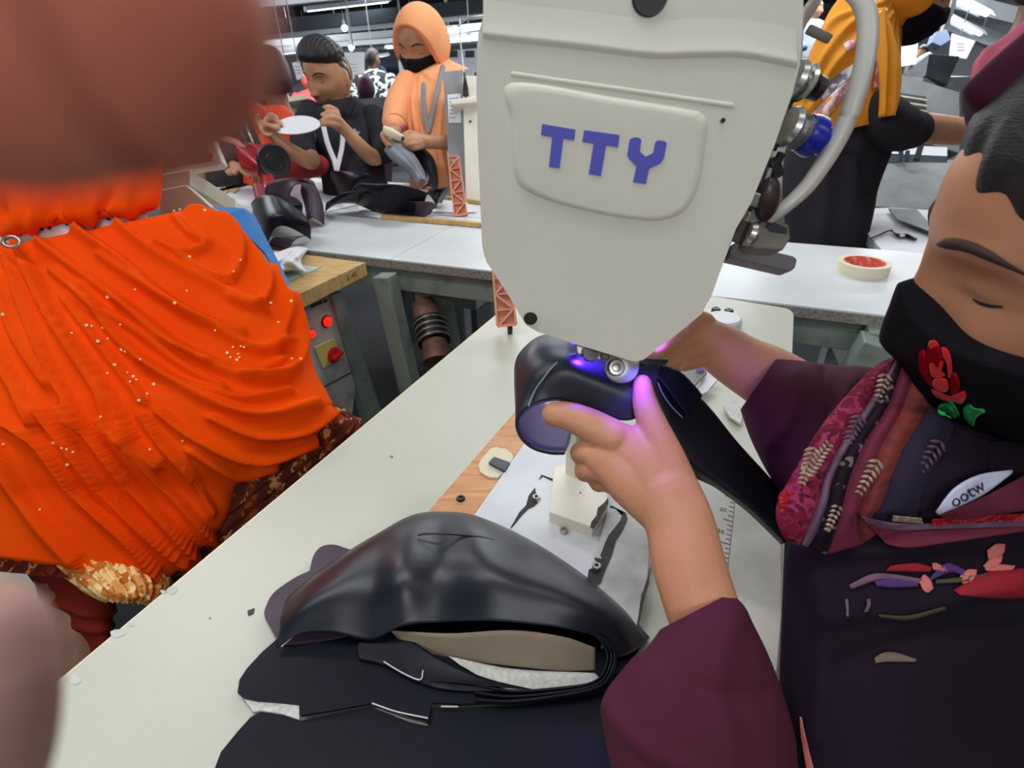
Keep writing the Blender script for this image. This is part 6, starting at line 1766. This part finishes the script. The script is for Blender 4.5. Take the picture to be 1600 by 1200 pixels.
def stand(o, x, y, d, up=False):
    p = W(x, y, d)
    q = p * [1, 1, 0] + [0, 0, 3.0 if up else 0.0]
    MB().beam(p, q, .06 if up else .5, .06 if up else .3, FWD).build('hanging_arm' if up else 'lower_body', M['grey'], o, smooth=False)
    return o
stand(slab([(1462, 50), (1480, 46), (1486, 62), (1470, 72), (1456, 66)], 6.8, .1, 'far_screen', 'dark far screen on an arm above the man in dark jacket', 'screen', mat('dim_blue_screen', (96, 110, 136), .3)), 1474, 50, 6.85, True)
stand(slab([(1452, 84), (1500, 88), (1480, 132), (1446, 118)], 5.5, .3, 'far_cabinet', 'dark grey cabinet in front of the man in dark jacket', 'cabinet', M['grey_dark']), 1466, 120, 5.65)
stand(slab([(430, 168), (610, 150), (640, 200), (430, 220)], 5.2, .4, 'far_counter', 'dark counter line far behind the man in black shirt', 'counter', M['grey_dark']), 540, 195, 5.4)
stand(slab([(1255, 88), (1320, 96), (1320, 160), (1255, 150)], 4.0, .5, 'far_counter', 'grey counter far behind the mustard scarf', 'counter', M['grey']), 1290, 150, 4.2)
stand(slab([(690, 80), (764, 74), (764, 112), (690, 116)], 6.0, .4, 'far_machine', 'pale far machines between the peach hood and the large machine head', 'machine', mat('pale_lilac_machine', (196, 198, 214), .5)), 725, 110, 6.2)
stand(dk, 466, 195, 4.4)
for x in (708, 734):
    MB().box(W(x, 84, 5.98), RGT * .05, UPV * .03, FWD * .01).build('dark_window', M['mark'], COL.objects[[o.name for o in COL.objects if o.name.startswith('far_machine')][-1]], smooth=False)

# ------------------------------------------------------------------ the woman in mustard scarf and black dress
mu = Person('person', M['skin_boy'], W(1424, -4, 1.70), XH * .80 - FH * .45 - UP * .25, 1.08)
mu.limb([(1362, 60, 1.76, 30), (1330, 200, 1.76, 40), (1300, 400, 1.76, 44)], seg=14)
mu.limb([(1360, 150, 1.74, 24), (1392, 192, 1.66, 24), (1424, 200, 1.64, 24), (1462, 202, 1.66, 22), (1500, 206, 1.68, 20)], seg=14)
mu.finish('woman in mustard scarf, black mask and black dress behind the machine hose', .006, 2)
mu.over('face_mask', M['mask'], pmask, 100, 130, .4)
mu.over('head_scarf', M['mustard'], phood, 110, 150, 0)
mu.face(lips=False)
ms = cloft([(1335, -40, 1400, -40, 1.76, .08, .10), (1312, -5, 1404, -5, 1.74, .10, .10), (1296, 18, 1408, 18, 1.73, .12, .11), (1280, 50, 1410, 45, 1.72, .13, .12), (1262, 90, 1408, 87, 1.71, .14, .12), (1250, 130, 1409, 125, 1.71, .14, .12), (1240, 170, 1404, 160, 1.71, .14, .12), (1262, 215, 1398, 186, 1.71, .14, .12)], 70, 200)
ms = folds(ms, [([(1380, 10), (1330, 40), (1290, 90), (1262, 150)], 7, .016, 4), ([(1384, 14), (1345, 60), (1300, 110), (1270, 170)], 7, .016, 4), ([(1388, 20), (1360, 80), (1320, 130), (1290, 180)], 7, .016, 4), ([(1390, 30), (1384, 90), (1380, 150), (1376, 190)], 6, .016, 3),
                ([(1396, 30), (1398, 90), (1396, 150), (1392, 190)], 5, .014, 3), ([(1375, 10), (1310, 30), (1285, 60)], 6, .012, 4)])
garment(ms, 'scarf_drape', M['mustard'], mu.o)
MV = bvh_of([c for c in mu.o.children if c.name.startswith('scarf_drape')][0])
bd = cloft([(1264, 150, 1400, 150, 1.74, .12, .12), (1240, 200, 1402, 186, 1.73, .13, .12), (1226, 240, 1396, 230, 1.72, .13, .12), (1222, 300, 1374, 290, 1.72, .14, .12), (1226, 350, 1366, 330, 1.72, .14, .12), (1224, 430, 1350, 410, 1.72, .14, .12), (1224, 520, 1346, 500, 1.72, .14, .12)], 60, 90)
bd = folds(bd, [([(1280, 220), (1290, 300), (1280, 390)], 10, .012), ([(1340, 220), (1330, 300), (1320, 390)], 12, .014), ([(1300, 200), (1340, 250), (1360, 300)], 9, -.010)])
garment(bd, 'black_dress', M['black_cloth'], mu.o)
MB().chain([W(x, y, d) for x, y, d in [(1366, 175, 1.66), (1390, 195, 1.62), (1412, 202, 1.61), (1426, 203, 1.61)]], [.066, .068, .062, .052], 20).build('sleeve', M['black_cloth'], mu.o)
def mstrip(pa, pb, lift, name, m, n=40, k=6):
    a, b = curve(np.array(pa, float), n), curve(np.array(pb, float), n)
    G = [[hitp(MV, *(p * (1 - t) + q * t), lift, 1.6) for p, q in zip(a, b)] for t in np.linspace(0, 1, k)]
    return MB().grid(np.array(G)).build(name, m, mu.o, solid=.001)
pink_fl = print_mat('pink_hem_print', [(222, 190, 186), (206, 120, 110), (226, 150, 90), (190, 150, 176), (230, 210, 200)], 60, bump=0)
white_h = print_mat('white_hem_print', [(206, 200, 200), (196, 190, 190), (120, 116, 124), (210, 204, 204), (200, 196, 196)], 40, bump=0)
mstrip([(1282, 140), (1305, 120), (1330, 102), (1350, 96)], [(1286, 158), (1308, 138), (1332, 120), (1352, 116)], .004, 'scarf_hem', white_h)
mstrip([(1268, 178), (1290, 156), (1316, 132), (1340, 118)], [(1276, 196), (1298, 178), (1322, 150), (1346, 136)], .004, 'scarf_hem', pink_fl)
mstrip([(1318, 68), (1326, 64), (1334, 62)], [(1322, 80), (1330, 78), (1338, 72)], .005, 'scarf_print', pink_fl)
mstrip([(1362, 84), (1368, 100), (1366, 124), (1364, 138)], [(1372, 84), (1376, 104), (1374, 128), (1370, 140)], .006, 'scarf_hem', pink_fl)
tail = cloft([(1366, 12, 1384, 12, 1.60, .02, .02), (1364, 60, 1396, 50, 1.58, .025, .02), (1372, 110, 1408, 100, 1.57, .03, .02), (1374, 150, 1407, 145, 1.57, .03, .02), (1372, 184, 1402, 180, 1.57, .03, .02)], 40, 60)
tail = folds(tail, [([(1376, 20), (1384, 90), (1382, 180)], 4, .012, 2), ([(1378, 20), (1396, 90), (1394, 180)], 4, .012, 2)])
garment(tail, 'scarf_tail', M['mustard'], mu.o)
br = MB().ball(W(1380, 20, 1.575), .012).ball(W(1378, 28, 1.575), .008)
br.build('scarf_pin', M['sequin'], mu.o)

# woman in pink head scarf behind the operator
pk_m = mat('rose_pink_cloth', (196, 92, 116), .85, c2=(182, 80, 104), nscale=6)
pw_ = Person('person', M['skin_dark'], W(1664, -66, 1.15), XH * .5 + FH * .8, 1.05, res=.6)
pw_.limb([(1680, 90, 1.17, 40), (1690, 300, 1.17, 60)], seg=12)
pw_.finish('woman in rose pink clothes with dark hair, cut off at the top corner', .008, 2)
pg = cloft([(1618, 18, 1720, 8, 1.15, .06, .07), (1590, 40, 1740, 30, 1.15, .08, .08), (1556, 66, 1760, 60, 1.15, .09, .09), (1532, 84, 1790, 80, 1.15, .10, .10), (1520, 140, 1800, 140, 1.15, .10, .1), (1530, 400, 1800, 400, 1.15, .10, .1)], 40, 60)
garment(ripple(pg, 9, .006, 1), 'tunic', pk_m, pw_.o)
def pho(x, y, z, sx, sy, sz):
    line = .05 - .13 * sstep(.03, -.03, y)
    return -.006 + sstep(line - .006, line + .012, z) * .020
pw_.over('hair', M['hair'], pho, 50, 70, 0)

# ------------------------------------------------------------------ the photographer's fingers close to the lens
fg = MB()
fq = [(-260, -120, .024, 330), (-60, -10, .0225, 300), (110, 20, .0215, 262), (185, 20, .0215, 235)]
fg.chain([W(x, y, d) for x, y, d, r in fq], [r * d / FPX for x, y, d, r in fq], 48, 40)
f1 = fg.build('finger', M['finger'])
tag(f1, 'very close blurred brown fingertip covering the upper corner of the view', 'finger')
fg = MB()
fq = [(-150, 1330, .05, 150), (-75, 1200, .049, 128), (-62, 1090, .048, 126), (-60, 1030, .048, 120)]
fg.chain([W(x, y, d) for x, y, d, r in fq], [r * d / FPX for x, y, d, r in fq], 40, 40)
f2 = fg.build('finger', mat('pale_pink_finger_skin', (198, 152, 140), .6, c2=(186, 140, 128), nscale=200, spec=.2))
tag(f2, 'close pale fingertip entering the picture beside the table corner', 'finger')
